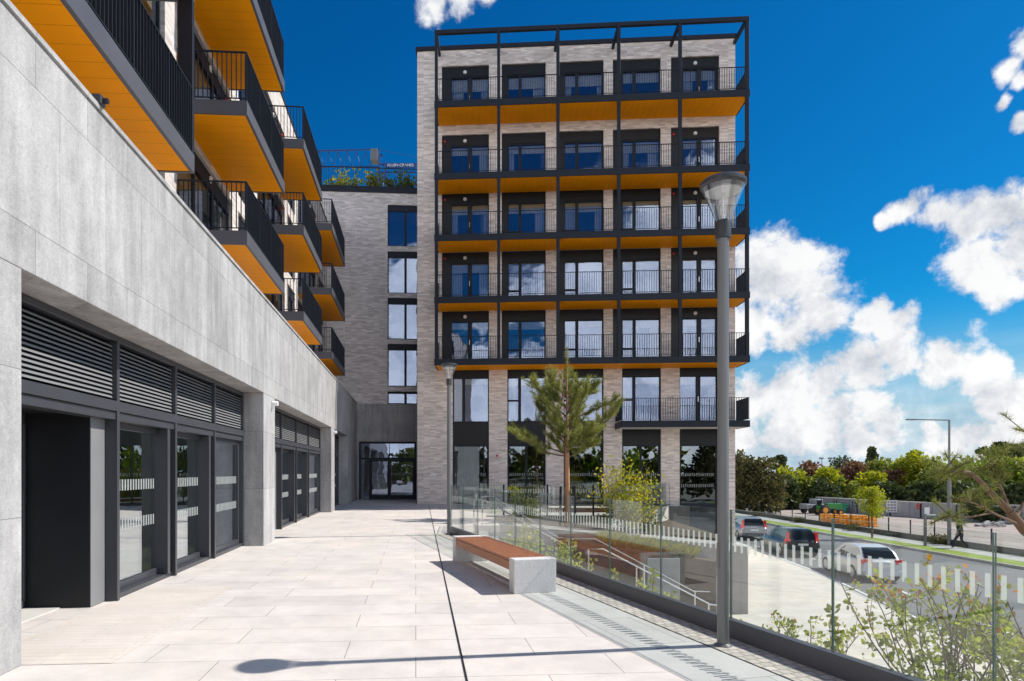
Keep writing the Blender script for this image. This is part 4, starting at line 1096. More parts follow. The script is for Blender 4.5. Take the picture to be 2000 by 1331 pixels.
for i, (x_, y_, h_) in enumerate([(1160, 1125, .55), (1203, 1135, .5), (1256, 1152, .6), (1280, 1160, .45), (1332, 1190, .45)]):
    b_ = at(x_, y_, [10.9, 10.2, 9.5, 9.1, 8.3][i]); b_.x = max(b_.x, B(b_.y)+.35)
    shrub(Vector((b_.x, b_.y, -1.05)), 1.05+b_.z+.62-.0, .12, ['small bright leafy shoot behind the glass by the bench, first of five from the bench', 'small bright leafy shoot behind the glass, second of five from the bench', 'small bright leafy shoot behind the glass, third of five from the bench', 'small bright leafy shoot behind the glass, fourth of five from the bench', 'small bright leafy shoot behind the glass, nearest the tall lamp post'][i], 'leaf_lime', stems=4, per=42, leaf=.055, seedn=30+i, bottom=.45, shape=LEAF6, name='leafy_shoot')['group'] = 'shoots behind the balustrade'
# shrubs seen through the far part of the glass
shrub(Vector((1.5, 15.6, -1.05)), 1.75, .5, 'pale yellow-green shrub behind the glass beyond the bench', 'leaf_shrub', stems=14, per=60, leaf=.07, seedn=41, bottom=.2)
shrub(Vector((2.3, 14.2, -1.05)), 1.6, .45, 'pale green shrub behind the glass, just right of the bench end', 'leaf_shrub', stems=12, per=60, leaf=.07, seedn=42, bottom=.2)
# feather grass on the stair planter
def grass_tuft(base, H, Rr, n, label, mat='grass_blade', seedn=1, cat='grass tuft'):
    k = n; a = rng.random(k)*6.283; rad = Rr*np.sqrt(rng.random(k)); x = rad*np.cos(a); y = rad*np.sin(a)
    h = H*(.55+.45*rng.random(k)); P = np.stack([x*.5, y*.5, np.zeros(k)], 1); T_ = np.stack([x*1.7, y*1.7, h], 1)
    s = rand_dirs(k)*.007; mid = (P+T_)/2; mid[:, 2] += h*.18
    V = np.stack([P-s, P+s, mid+s*.8, T_, mid-s*.8], 1); V += 0
    t = np_mesh('grass_tuft', V, 5, mat); t.location = base; return tag(t, label, cat, 'grass tufts on the stair planter')
gl_ = ['leftmost', 'second from the left', 'third from the left', 'fourth from the left', 'fifth from the left', 'rightmost']
for i in range(6):
    x_ = 4.7+i*.48; grass_tuft(Vector((x_, 20.15+.05*(i % 2), -.68-.09*i)), .55, .33, 700, gl_[i]+' pale feathery grass tuft on the sloping planter beside the stairs')
# big loose shrub close behind the glass at the right
def near_shrub(base, label, stems, H, Rr, seedn, per=95, leaf=.052):
    r = random.Random(seedn); t = thing('shrub', label, 'shrub', base); m = MB(); P, O = [], []
    for i in range(stems):
        a = r.uniform(0, 6.283); e = Vector((math.cos(a)*Rr*r.uniform(.25, 1), math.sin(a)*Rr*.55*r.uniform(.2, 1), H*r.uniform(.72, 1.0)))
        pts = []; w1, w2 = r.uniform(-.12, .12), r.uniform(-.12, .12)
        for k in range(10):
            f = k/9; pts.append(Vector((e.x*f**1.3+w1*math.sin(f*6), e.y*f**1.3+w2*math.sin(f*5), e.z*f)))
        m.tube(pts, [.011*(1-.8*k/9)+.0012 for k in range(10)], 6, 0, caps=False)
        for j in range(r.randint(7, 11)):
            f = r.uniform(.30, .98); k = min(8, int(f*9)); s = pts[k].lerp(pts[k+1], f*9-k)
            d = Vector((r.gauss(0, 1), r.gauss(0, 1), r.uniform(.1, 1.2))).normalized(); ln = r.uniform(.10, .34)
            q1 = s+d*ln*.5; q2 = s+d*ln+Vector((0, 0, ln*.15)); m.tube([s, q1, q2], [.0035, .0026, .0014], 5, 0, caps=False)
            for l in range(per//9):
                g = r.uniform(.25, 1.08); pp = s.lerp(q2, g)+Vector((r.gauss(0, 1), r.gauss(0, 1), r.gauss(0, 1)))*.022
                P.append(tuple(pp)); O.append(tuple((d+Vector((r.gauss(0, .7), r.gauss(0, .7), r.gauss(0, .4)))).normalized()))
    m.build('stems', 'twig', t, smooth=True)
    P = np.array(P); O = np.array(O); V = leaves_np(P, leaf, LEAF6, out=O*1.2, up=.1)
    hz = P[:, 2] + rng.normal(size=len(P))*H*.10; mi = (hz > H*1.0).astype(np.int32)
    np_mesh('leaves', V, 6, ['leaf_shrub', 'leaf_shrub_tip'], t, mi)
    return t
near_shrub(Vector((B(5.6)+1.2, 5.6, -1.05)), 'large loose shrub of thin stems and small pale leaves close behind the glass', 22, 1.85, 1.15, 3, per=150, leaf=.047)
near_shrub(Vector((B(4.6)+1.15, 4.75, -1.05)), 'loose pale-leaved shrub behind the glass in the bottom right corner', 22, 2.0, 1.1, 8, per=150, leaf=.047)
near_shrub(Vector((B(6.7)+.9, 6.7, -1.05)), 'small leafy shrub behind the glass just right of the tall lamp post', 9, 1.35, .6, 12, per=120, leaf=.047)
shrub(Vector((3.53, 5.95, -1.05)), 2.05, .10, 'single upright bright green shoot behind the glass panel joint', 'leaf_lime', stems=2, per=26, leaf=.07, seedn=77, bottom=.75, shape=LEAF6, name='leafy_shoot', twig_r=.008)

# leaning pine whose branches enter at the right edge
def near_pine():
    base = Vector((9.3, 7.9, -2.9)); t = thing('pine_tree', 'leaning pine whose bare branches and needle tufts enter at the right edge', 'tree', base)
    m = MB(); tips, dirs = [], []; r = random.Random(5)
    def W(x, y, Y): return at(x, y, Y)-base
    trunk = [Vector((0, 0, -.1)), Vector((-.25, 0, 1.3)), W(2075, 1095, 7.9), W(2000, 1035, 7.9), W(1972, 1000, 7.9)]
    m.tube(trunk, [.11, .10, .085, .062, .05], 10, 0)
    def limb(pts, r0, r1, tufts):
        m.tube(pts, [r0+(r1-r0)*i/(len(pts)-1) for i in range(len(pts))], 7, 0)
        for k in range(tufts):
            f = r.uniform(.45, 1.0)*(len(pts)-1); i = min(len(pts)-2, int(f)); s = pts[i].lerp(pts[i+1], f-i)
            d = (pts[i+1]-pts[i]).normalized()*.6+Vector((r.uniform(-1, 1), r.uniform(-1, 1), r.uniform(-.4, .9))); d.normalize(); ln = r.uniform(.08, .34)
            e = s+d*ln; m.tube([s, (s+e)/2, e], [.007, .006, .004], 5, 0, caps=False); tips.append(e); dirs.append(d)
    limb([W(1972, 1000, 7.9), W(1940, 968, 7.9), W(1912, 938, 7.85), W(1894, 924, 7.8), W(1868, 922, 7.8), W(1845, 918, 7.7)], .042, .010, 26)
    limb([W(1972, 1000, 7.9), W(1958, 962, 8.0), W(1945, 930, 8.1), W(1938, 900, 8.1)], .026, .008, 20)
    limb([W(1990, 1025, 7.9), W(1950, 1008, 7.6), W(1905, 985, 7.5), W(1870, 975, 7.4)], .018, .006, 9)
    limb([W(1985, 1012, 7.9), W(1998, 985, 8.1), W(2030, 960, 8.2), W(2040, 900, 8.2), W(2010, 870, 8.2)], .022, .008, 26)
    limb([W(1935, 1003, 7.6), W(1900, 1010, 7.4), W(1872, 1012, 7.4), W(1850, 1008, 7.3)], .012, .005, 9)
    limb([W(2040, 900, 8.2), W(2020, 850, 8.3), W(1998, 842, 8.3)], .012, .006, 5)
    m.build('trunk', 'bark', t, smooth=True)
    V = tuft_np(np.array([tuple(x) for x in tips]), np.array([tuple(x) for x in dirs]), .105, 70, .0028, .95, .12)
    np_mesh('needles', V, 3, 'needle', t)
near_pine()

# roof garden planting on the link building
for i, (x_, h_, w_, mt, lb) in enumerate([(648, 1.0, .5, 'leaf_mid', 'thin green roof plant nearest the left balconies'), (668, 1.25, .5, 'leaf_yellow', 'yellow-green roof plant with a brown stem, second from the left'), (690, 1.2, .5, 'leaf_mid', 'airy pale green roof plant between the two yellow ones'), (724, 1.5, .6, 'leaf_yellow', 'tallest yellow-green roof plant in the middle of the roof railing'), (739, 1.4, .5, 'leaf_yellow', 'yellow-green roof plant below the crane cab'), (760, 1.0, .4, 'leaf_mid', 'small dark green roof plant right of the yellow ones'), (782, 1.45, .5, 'leaf_mid', 'green roof plant with an orange top, close to the tower'), (803, 1.1, .5, 'leaf_mid', 'sparse green roof plant right beside the tower')]):
    p = at(x_, 368, 38.5); shrub(Vector((p.x, p.y, TOP)), h_+.75, w_, lb, mt, stems=9, per=26, leaf=.18, seedn=60+i, bottom=.15)['group'] = 'plants of the roof garden'

# ================================================================== CARS
def car(kind, paint, label, loc, rz, L=4.75, W=1.86, H=1.5, estate=True):
    """frame: x forward, rear at x=0"""
    t = thing('parked_car' if False else 'car', label, 'car', loc, rz, 'cars on the road')
    w = W/2
    # lower body loft: (x, z_bottom, z_mid, z_top, half width low, half width mid, half width top)
    st_ = [(0.02, .42, .60, .86, w*.80, w*.88, w*.80), (.10, .30, .60, .93, w*.88, w*.96, w*.86), (.55, .22, .62, .97, w*.94, w, w*.90), (1.4, .20, .62, .95, w*.96, w, w*.91),
           (L*.55, .20, .60, .93, w*.96, w, w*.91), (L*.70, .20, .60, .92, w*.96, w, w*.90), (L*.80, .22, .58, .88, w*.95, w*.99, w*.84), (L*.93, .25, .52, .76, w*.88, w*.94, w*.72), (L*.99, .34, .50, .64, w*.70, w*.80, w*.60)]
    m = MB(); rings = []
    for (x, zb, zm, zt, wl, wm, wt_) in st_:
        rings.append([(x, -wl, zb), (x, -wm, zm-.12), (x, -wm, zm+.06), (x, -wt_*1.03, zt-.05), (x, -wt_*.9, zt), (x, 0, zt+.02), (x, wt_*.9, zt), (x, wt_*1.03, zt-.05), (x, wm, zm+.06), (x, wm, zm-.12), (x, wl, zb)])
    n = len(rings[0]); vs = [p for r_ in rings for p in r_]; fs = []
    for i in range(len(rings)-1):
        for k in range(n-1): fs.append((i*n+k, i*n+k+1, (i+1)*n+k+1, (i+1)*n+k))
        fs.append((i*n+n-1, i*n, (i+1)*n, (i+1)*n+n-1))
    fs.append(tuple(reversed(range(n)))[::-1]); fs.append(tuple((len(rings)-1)*n+k for k in reversed(range(n))))
    m.add(vs, fs)
    body = m.build('body', paint, t, smooth=True, angle=55)
    # cabin loft (roof, pillars)
    xr0, xr1 = (.12, .40) if estate else (.25, .85)
    xw1, xw0 = L*.52, L*.70
    g = []
    zb = .90
    prof = [(xr0, zb, w*.84), (xr0+(xr1-xr0)*.5, zb+(H-zb)*.62, w*.76), (xr1, H-.05, w*.66), (xr1+.5, H, w*.655), (L*.35, H+.01, w*.66), (xw1-.1, H-.02, w*.65), (xw1+.15, H-.12, w*.67), ((xw1+xw0)/2+.12, zb+(H-zb)*.40, w*.76), (xw0, zb, w*.84)]
    m = MB(); vs = []
    for x, z, hw in prof: vs += [(x, -hw, z), (x, -hw*.85, z+.02), (x, hw*.85, z+.02), (x, hw, z)]
    fs = []
    for i in range(len(prof)-1):
        for k in range(3): fs.append((i*4+k, i*4+k+1, (i+1)*4+k+1, (i+1)*4+k))
    m.add(vs, fs)
    # side shells from belt to the roof edge
    for s_ in (-1, 1):
        ids = []
        top = [(x, s_*hw, z) for x, z, hw in prof]; n_ = len(top)
        m.add(top, [tuple(range(n_)) if s_ < 0 else tuple(reversed(range(n_)))])
    m.build('cabin', paint, t, smooth=True, angle=50)
    # windows
    def side_pt(x, f, s_, off=.012):  # f 0 at belt, 1 at roof edge
        hw = w*.84+(w*.655-w*.84)*f; return (x, s_*(hw+off), zb+(H-.06-zb)*f)
    xs = [(xr0+.32, L*.235), (L*.25, L*.415), (L*.43, L*.60)] if estate else [(xr0+.55, L*.25), (L*.265, L*.42), (L*.435, L*.60)]
    for s_ in (-1, 1):
        for k, (a, b) in enumerate(xs):
            a2 = a+(.12 if k == 0 else 0); b2 = b-(.50 if k == 2 else 0)
            q_ = [side_pt(a, .06, s_), side_pt(b, .06, s_), side_pt(b2, .88, s_), side_pt(a2, .88, s_)]
            MB().add(q_, [(0, 1, 2, 3) if s_ < 0 else (3, 2, 1, 0)]).build('side_window', 'glass_car_dark', t)
    rx = lambda f: xr0+(xr1-xr0)*f
    def screen(idx, f0, f1, sgn, nm):
        pr = [prof[i] for i in idx]; n_ = 8; vs = []
        for k in range(n_+1):
            f = f0+(f1-f0)*k/n_; g_ = f*(len(pr)-1); i = min(len(pr)-2, int(g_)); u_ = g_-i
            x, z, hw = [pr[i][c]*(1-u_)+pr[i+1][c]*u_ for c in range(3)]
            x += sgn*.015; z += .03; vs += [(x, -hw*.86, z), (x, hw*.86, z)]
        fs = [(2*k, 2*k+1, 2*k+3, 2*k+2) if sgn > 0 else (2*k+1, 2*k, 2*k+2, 2*k+3) for k in range(n_)]
        MB().add(vs, fs).build(nm, 'glass_car_dark', t)
    screen((0, 1, 2), .10, .92, -1, 'rear_window'); screen((8, 7, 6, 5), .06, .80, 1, 'windscreen')
    for s_ in (-1, 1):
        if estate:
            MB().prism([(.015, s_*w*.70), (.13, s_*w*.93), (.20, s_*w*.95), (.14, s_*w*.70)] if s_ < 0 else [(.015, s_*w*.70), (.14, s_*w*.70), (.20, s_*w*.95), (.13, s_*w*.93)], .68, [1.0, 1.0, 1.0, 1.0]).build('tail_light', 'tail_red', t)
            MB().prism([(rx(.02)-.03, s_*w*.73), (rx(.1), s_*w*.87), (rx(.6), s_*w*.80), (rx(.5)-.02, s_*w*.70)] if s_ < 0 else [(rx(.02)-.03, s_*w*.73), (rx(.5)-.02, s_*w*.70), (rx(.6), s_*w*.80), (rx(.1), s_*w*.87)], .98, 1.36).build('tail_light', 'tail_red', t)
        else:
            MB().prism([(.0, s_*w*.52), (.06, s_*w*.90), (.30, s_*w*.985), (.12, s_*w*.52)] if s_ < 0 else [(.0, s_*w*.52), (.12, s_*w*.52), (.30, s_*w*.985), (.06, s_*w*.90)], .78, .97).build('tail_light', 'tail_red', t)
        MB().box(L*.60, L*.64, s_*w*1.02, s_*w*1.12, .92, 1.04).build('mirror', paint, t, bevel=.01)
    MB().box(-.05, .12, -w*.86, w*.86, .30, .52).build('rear_bumper', 'metal_dark' if paint != 'paint_white' else paint, t, bevel=.03)
    MB().box(-.005, .01, -.26, .26, .66, .77).build('number_plate', 'plate', t)
    for xw in (.82, L-.95):
        for s_ in (-1, 1):
            y0, y1 = (w*.80, w*1.005) if s_ > 0 else (-w*1.005, -w*.80)
            wh = MB().lathe([(0, y0), (.32, y0), (.335, y0+.04), (.335, y1-.04), (.32, y1), (0, y1)], (xw, 0, .335), 24, axis='y').build('wheel', 'tyre', t, smooth=True)
            ya = y1 if s_ > 0 else y0
            MB().lathe([(0, ya+s_*.012), (.20, ya+s_*.010), (.215, ya-s_*.01)], (xw, 0, .335), 20, axis='y').build('rim', 'rim', wh, smooth=True)
    return t
plain('glass_car_dark', (.010, .014, .016), .08, 0, .2, 2, spec=.35)
def car_at(px_, Y, dirx, **k):
    X = (px_-900)/1250*Y; ang = math.atan2(1, dirx); return Vector((X, Y, -3.02)), ang
l, a = car_at(1569, 34.6, .13); car('estate', 'paint_black', 'black estate car with tall red tail lights, middle of the three', l, a)
l, a = car_at(1727, 26.8, .12); car('hatch', 'paint_white', 'white hatchback car nearest the camera, partly behind the shrub', l, a, L=4.3, W=1.80, H=1.46, estate=False)
l, a = car_at(1474, 43.0, .15); car('estate', 'paint_silver', 'silver estate car farthest away, beside the tower corner', l, a, L=4.6, W=1.80, H=1.5)

# ================================================================== STREET FURNITURE, FENCE, YARD
fn = thing('fence', 'dark wire fence on a low rubble wall along the far footpath', 'fence', (30.35, 34, -2.9))
MB().box(-.12, .12, -30, 60, -.5, .34).build('wall', 'rubble_wall', fn)
yv = -26.0
while yv < 34:
    MB().box(-.03, .03, yv-.03, yv+.03, .34, 1.28).build('post', 'metal_dark', fn); yv += 2.2
wr = MB()
for z in (.45, .7, .95, 1.2): wr.box(-.004, .004, -26, 34, z-.003, z+.003)
wr.build('wire', 'metal_dark', fn)
for i, (x_, y_, h_) in enumerate([(1665, 1030, .8), (1835, 1052, .9), (1480, 1012, .7), (1560, 1018, .7)]):
    Y_ = 30*1250/(x_-900); shrub(Vector((30.0, Y_, -2.9)), h_*.7, .7, ['low dark weeds by the fence left of the street tree', 'low dark weeds by the fence next to the street light foot', 'low weeds by the fence behind the silver car', 'low weeds by the fence behind the black car'][i], 'leaf_dark', stems=16, per=50, leaf=.09, seedn=80+i, bottom=.05)
    
# street light with a long arm
sl = thing('street_light', 'tall thin grey street light with a long horizontal arm on the far footpath', 'street light', gp(1854, 1066, -2.9))
MB().lathe([(0, 0), (.11, 0), (.11, 3.9), (.07, 4.1), (.055, 7.72), (0, 7.72)], n=14).build('pole', 'lamp_grey', sl, smooth=True)
MB().tube([(0, 0, 7.7), (-2.0, 0, 7.74)], .035, 8).build('arm', 'lamp_grey', sl, smooth=True)
MB().box(-2.62, -2.0, -.11, .11, 7.70, 7.78).build('lamp_head', 'lamp_grey', sl, bevel=.02)
# sign post
sp = thing('sign_post', 'short grey post with a small white plate beside the far footpath', 'sign post', gp(1807, 1067, -2.9))
MB().box(-.06, .06, -.06, .06, 0, 2.35).build('post', 'lamp_grey', sp)
MB().box(-.09, .22, -.075, -.062, 1.95, 2.35).build('plate', 'white_paint', sp)
MB().box(.06, .62, -.03, .03, 1.86, 1.93).build('arm', 'white_paint', sp)
# distant floodlight masts
for i, (x_, l_) in enumerate([(1605, 'distant thin floodlight mast, left one of two above the trees'), (1622, 'distant thin floodlight mast, right one of two above the trees')]):
    b_ = at(x_, 985, 130); t = thing('floodlight_mast', l_, 'mast', (b_.x, b_.y, -3.4), 0, 'distant masts')
    MB().tube([(0, 0, 0), (0, 0, 7.7)], [.09, .06], 8).build('pole', 'lamp_grey', t); MB().box(-.5, .3, -.1, .1, 7.4, 7.75).build('lamp_head', 'lamp_grey', t)

# concrete storage bays of the yard
bay = [at(1594, 998, 82), at(1636, 1000, 79), at(1676, 1003, 76), at(1740, 1008, 72), at(1800, 1012, 69), at(1870, 1016, 66), at(1918, 1018, 64), at(1960, 1022, 62), at(2010, 1025, 60.5), at(2080, 1030, 59)]
bw = thing('bay_wall', 'long row of grey concrete storage bay walls with a pale coping behind the yard', 'wall', (bay[0].x, bay[0].y, -3.4))
for i in range(len(bay)-1):
    a = Vector((bay[i].x, bay[i].y, -3.4))-bw.location; b = Vector((bay[i+1].x, bay[i+1].y, -3.4))-bw.location
    d = (b-a).normalized(); a2 = a+d*.10; b2 = b-d*.10
    MB().obox(a2, b2, .35, 1.62 if i < 7 else 1.74).build('wall_panel', 'concrete_panel', bw)
    MB().obox(a2+Vector((0, 0, 1.622 if i < 7 else 1.742)), b2+Vector((0, 0, 1.622 if i < 7 else 1.742)), .45, .10).build('coping', 'concrete_light', bw)
    MB().obox(a-d*.1, a+d*.1, .16, 1.55).build('gap_panel', 'metal_dark', bw)
def text(s_, size, mat, parent, loc, rot, name='lettering', ext=.005):
    c = bpy.data.curves.new(name, 'FONT'); c.body = s_; c.size = size; c.extrude = ext; c.align_x = 'CENTER'; c.align_y = 'CENTER'; c.materials.append(MAT[mat])
    tmp = bpy.data.objects.new(name, c); col.objects.link(tmp); dg = bpy.context.evaluated_depsgraph_get()
    me = bpy.data.meshes.new_from_object(tmp.evaluated_get(dg)); bpy.data.objects.remove(tmp); me.name = name
    o = bpy.data.objects.new(name, me); col.objects.link(o); o.parent = parent; o.location = loc; o.rotation_euler = rot; return o
def on_wall(px_, i, z, s_, size, mat):
    a, b = bay[i], bay[i+1]; d = Vector((b.x-a.x, b.y-a.y, 0)).normalized(); t_ = (px_-900)/1250
    k_ = (t_*a.y-a.x)/(d.x-t_*d.y); p = Vector((a.x, a.y, 0))+d*k_; nrm = Vector((d.y, -d.x, 0)); p = p+nrm*.20
    text(s_, size, mat, bw, (p.x-bw.location.x, p.y-bw.location.y, z), (R(90), 0, math.atan2(d.y, d.x)))
on_wall(1671, 1, 1.12, '15', .95, 'trousers_dark'); on_wall(1796, 3, 1.2, '8', .95, 'red_paint')
# plain boarding with rows of small notices
nb_ = thing('notice_board', 'white sheet of small notices on the concrete wall right of the street tree', 'notice board', (at(1742, 1000, 71.2).x, 71.2, -2.95))
MB().box(-.6, .6, 0, .03, 0, 1.35).build('board', 'white_paint', nb_)
m = MB()
for i in range(3):
    for j in range(4): m.box(-.5+i*.34, -.24+i*.34, -.012, -.002, .1+j*.31, .30+j*.31)
m.build('notices', 'concrete', nb_)

def barrier(i):
    p = at(1606+i*9.4, 1022, 60.5-i*.25); t = thing('road_barrier', 'one of a row of yellow-orange plastic barriers stacked in line in the yard', 'barrier', (p.x, p.y, -3.4), R(8), 'yellow barriers in the yard'); return t
br0 = barrier(0)
MB().prism([(-.24, -.30), (.24, -.30), (.24, .30), (-.24, .30)], 0, .16).prism([(-.235, -.14), (.235, -.14), (.235, .14), (-.235, .14)], .161, .80).prism([(-.21, -.10), (.21, -.10), (.21, .10), (-.21, .10)], .801, 1.02).build('body', 'barrier_yellow', br0, bevel=.035)
MB().lathe([(.07, -.12), (.09, -.155), (.0, -.155)], (0, 0, .45), 12, axis='y').build('lug', 'barrier_yellow', br0)
for i in range(1, 12):
    p = at(1606+i*9.4, 1022, 60.5-i*.25); c = copy_tree(br0); c.location = (p.x, p.y+(.15 if i % 2 else 0), -3.4)
    c['label'] = ['', 'second', 'third', 'fourth', 'fifth', 'sixth', 'seventh', 'eighth', 'ninth', 'tenth', 'eleventh', 'twelfth'][i]+' yellow-orange plastic barrier from the left in the yard row'
br0['label'] = 'leftmost yellow-orange plastic barrier in the yard row'
# tractor, jeep and skip
tp = at(1616, 1002, 73); tr = thing('tractor', 'small green tractor parked in the yard next to the grey truck', 'tractor', (tp.x, tp.y, -3.4), R(6))
MB().box(-.2, 1.5, -.32, .32, .75, 1.35).box(1.5, 1.62, -.28, .28, .7, 1.3).build('bonnet', 'tractor_green', tr, bevel=.05)
MB().box(-1.1, -.2, -.42, .42, .6, 1.1).build('seat_platform', 'tractor_green', tr, bevel=.04)
MB().box(-1.0, -.35, -.25, .25, 1.1, 1.2).box(-1.05, -.95, -.25, .25, 1.2, 1.6).build('seat', 'metal_dark', tr, bevel=.03)
MB().tube([(-1.0, -.4, 1.1), (-1.0, -.4, 2.0), (-1.0, .4, 2.0), (-1.0, .4, 1.1)], .035, 6).build('roll_bar', 'metal_dark', tr)
MB().tube([(.9, .1, 1.35), (.9, .1, 1.9)], .035, 6).build('exhaust', 'metal_dark', tr)
for x_, r_, y_ in ((-.75, .62, .62), (-.75, .62, -.62), (1.2, .36, .5), (1.2, .36, -.5)):
    wh = MB().lathe([(0, y_-.13), (r_*.9, y_-.13), (r_, y_-.08), (r_, y_+.08), (r_*.9, y_+.13), (0, y_+.13)], (x_, 0, r_), 18, axis='y').build('wheel', 'tyre', tr, smooth=True)
    MB().lathe([(0, y_-.14), (r_*.5, y_-.14), (r_*.5, y_+.14), (0, y_+.14)], (x_, 0, r_), 14, axis='y').build('rim', 'barrier_yellow', wh)
jp = at(1594, 1001, 76); jt = thing('off_road_truck', 'grey open-backed off-road truck parked left of the green tractor', 'truck', (jp.x, jp.y, -3.4), R(8))
MB().box(-1.7, .3, -.7, .7, .55, 1.15).box(.3, 1.6, -.62, .62, .55, 1.1).build('body', 'jeep_grey', jt, bevel=.06)
MB().box(-.5, .45, -.62, .62, 1.151, 1.72).build('cab', 'jeep_grey', jt, bevel=.08)
MB().box(-.35, .30, -.635, -.622, 1.25, 1.6).build('side_window', 'glass_car_dark', jt)
MB().add([(.458, -.5, 1.25), (.458, .5, 1.25), (.455, .5, 1.6), (.455, -.5, 1.6)], [(0, 1, 2, 3)]).build('windscreen', 'glass_car_dark', jt)
for x_ in (-1.1, 1.05):
    for y_ in (-.68, .68): MB().lathe([(0, y_-.1), (.36, y_-.1), (.36, y_+.1), (0, y_+.1)], (x_, 0, .36), 18, axis='y').build('wheel', 'tyre', jt, smooth=True)
kp = at(1630, 1000, 77); sk_ = thing('skip', 'dark green waste skip standing against the concrete wall', 'skip', (kp.x, kp.y, -3.4), R(-10))
MB().add([(-.85, -.7, 0), (.85, -.7, 0), (.85, .7, 0), (-.85, .7, 0), (-1.25, -.8, 1.1), (1.25, -.8, 1.1), (1.25, .8, 1.1), (-1.25, .8, 1.1)], [(0, 3, 2, 1), (0, 1, 5, 4), (1, 2, 6, 5), (2, 3, 7, 6), (3, 0, 4, 7)]).build('body', 'green_paint', sk_)
MB().box(-1.28, 1.28, -.84, -.78, 1.05, 1.13).box(-1.28, 1.28, .78, .84, 1.05, 1.13).build('rim', 'green_paint', sk_)
rng2 = random.Random(3)
rb = MB()
for i in range(16):
    x_, y_ = rng2.uniform(-1.6, 1.6), rng2.uniform(-.6, .6); s_ = rng2.uniform(.12, .3)
    rb.obox((x_, y_, rng2.uniform(0, .2)), (x_+s_*2.5, y_+rng2.uniform(-.4, .4), rng2.uniform(.0, .35)), s_, s_*.6)
o = rb.build('rubble_heap', 'concrete', None, bevel=.02); o.location = at(1925, 1024, 58); o.location.z = -3.38; tag(o, 'heap of broken grey slabs and rubble lying at the right of the yard', 'rubble', None, 'stuff')

# person walking on the far footpath
def person():
    base = gp(1876, 1072, -2.9); t = thing('person', 'person in a dark green jacket and dark trousers walking left on the far footpath', 'person', base, R(180))
    # frame: x = walking direction
    V = []; E = []; RR = []
    def add(p, r, par=None):
        V.append(p); RR.append(r)
        if par is not None: E.append((par, len(V)-1))
        return len(V)-1
    pel = add((0, 0, .93), .15); sp1 = add((.03, 0, 1.12), .155, pel); ch = add((.08, 0, 1.33), .17, sp1); nk = add((.12, 0, 1.47), .065, ch); hd = add((.15, 0, 1.58), .09, nk); tp_ = add((.155, 0, 1.68), .085, hd)
    for s_, hipx, kn, an, to in ((-1, 0, (.26, -.09, .52), (.33, -.09, .10), (.48, -.09, .05)), (1, 0, (.02, .09, .50), (-.34, .09, .20), (-.28, .09, .06))):
        h = add((0, s_*.09, .86), .10, pel); k_ = add(kn, .075, h); a_ = add(an, .05, k_); add(to, .035, a_)
    for s_, el, hn in ((-1, (-.08, -.24, 1.10), (.06, -.22, .88)), (1, (.16, .24, 1.12), (.34, .2, .98))):
        sh_ = add((.08, s_*.19, 1.38), .065, ch); e_ = add(el, .05, sh_); w_ = add(hn, .038, e_)
        hx, hy, hz_ = hn
        pm = add((hx+.03, hy, hz_-.06), .03, w_)
        for f_ in range(4): add((hx+.05+.01*f_, hy-.03+.02*f_, hz_-.13-.004*f_), .009, pm)
        add((hx+.06, hy-.035*s_, hz_-.07), .010, w_)
    me = bpy.data.meshes.new('body'); me.from_pydata(V, E, []); b = bpy.data.objects.new('body', me); col.objects.link(b); b.parent = t
    md = b.modifiers.new('skin', 'SKIN'); sv_ = me.skin_vertices[0].data
    for i, r_ in enumerate(RR): sv_[i].radius = (r_, r_)
    sv_[0].use_root = True
    b.modifiers.new('sub', 'SUBSURF').levels = 1; b.modifiers['sub'].render_levels = 1
    # bake so that skin, jacket and trousers get their own colours by height
    dg = bpy.context.evaluated_depsgraph_get(); ev = b.evaluated_get(dg); nm = bpy.data.meshes.new_from_object(ev); b.modifiers.clear(); b.data = nm
    for k_ in ('jacket_green', 'trousers_dark', 'skin_tone', 'metal_dark'): nm.materials.append(MAT[k_])
    for p in nm.polygons:
        c = p.center; p.use_smooth = True
        if c.z > 1.47: p.material_index = 2
        elif c.z < .09 and c.x > .2 or (c.z < .16 and c.x < -.2): p.material_index = 3
        elif c.z < .93 and abs(c.y) < .19: p.material_index = 1
        elif abs(c.y) > .15 and c.z < 1.0: p.material_index = 2
        else: p.material_index = 0
    m = MB(); m.lathe([(0, -.12), (.07, -.10), (.105, 0), (.095, .08), (.05, .125), (0, .13)], (.135, 0, 1.63), 16); m.build('hair', 'hair_dark', t, smooth=True)
    m = MB(); m.tube([(.235, 0, 1.60), (.262, 0, 1.575)], [.012, .016], 6); m.build('nose', 'skin_tone', t)
person()

# ================================================================== tower crane beyond the roof garden
cr = thing('tower_crane', 'distant blue lattice crane with a grey cab rising just above the roof garden', 'crane', (at(741, 330, 120).x, 120, -3.4))
o0 = cr.location
def cpt(x, y, dy=0): v = at(x, y, 120); return Vector((v.x-o0.x, dy, v.z-o0.z))
m = MB()
def strut(a, b, r=.16): m.tube([a, b], r*.6, 5)
for dy in (-.8, .8):
    strut(cpt(741, 1000, dy), cpt(741, 298, dy), .2); strut(cpt(752, 1000, dy), cpt(752, 320, dy), .2)
z = 0
for k_ in range(12):
    y1, y2 = 340+k_*30, 370+k_*30; strut(cpt(741, y1), cpt(752, y2)); strut(cpt(752, y1), cpt(741, y2))
m.build('mast', 'crane_blue', cr)
m = MB()
strut(cpt(560, 297), cpt(690, 294), .3); strut(cpt(690, 294), cpt(742, 292), .24); strut(cpt(560, 327), cpt(742, 327), .28)
for k_ in range(9): strut(cpt(570+k_*18, 296), cpt(579+k_*18, 327), .12); strut(cpt(579+k_*18, 327), cpt(588+k_*18, 296), .12)
m.build('counter_jib', 'crane_blue', cr)
m = MB()
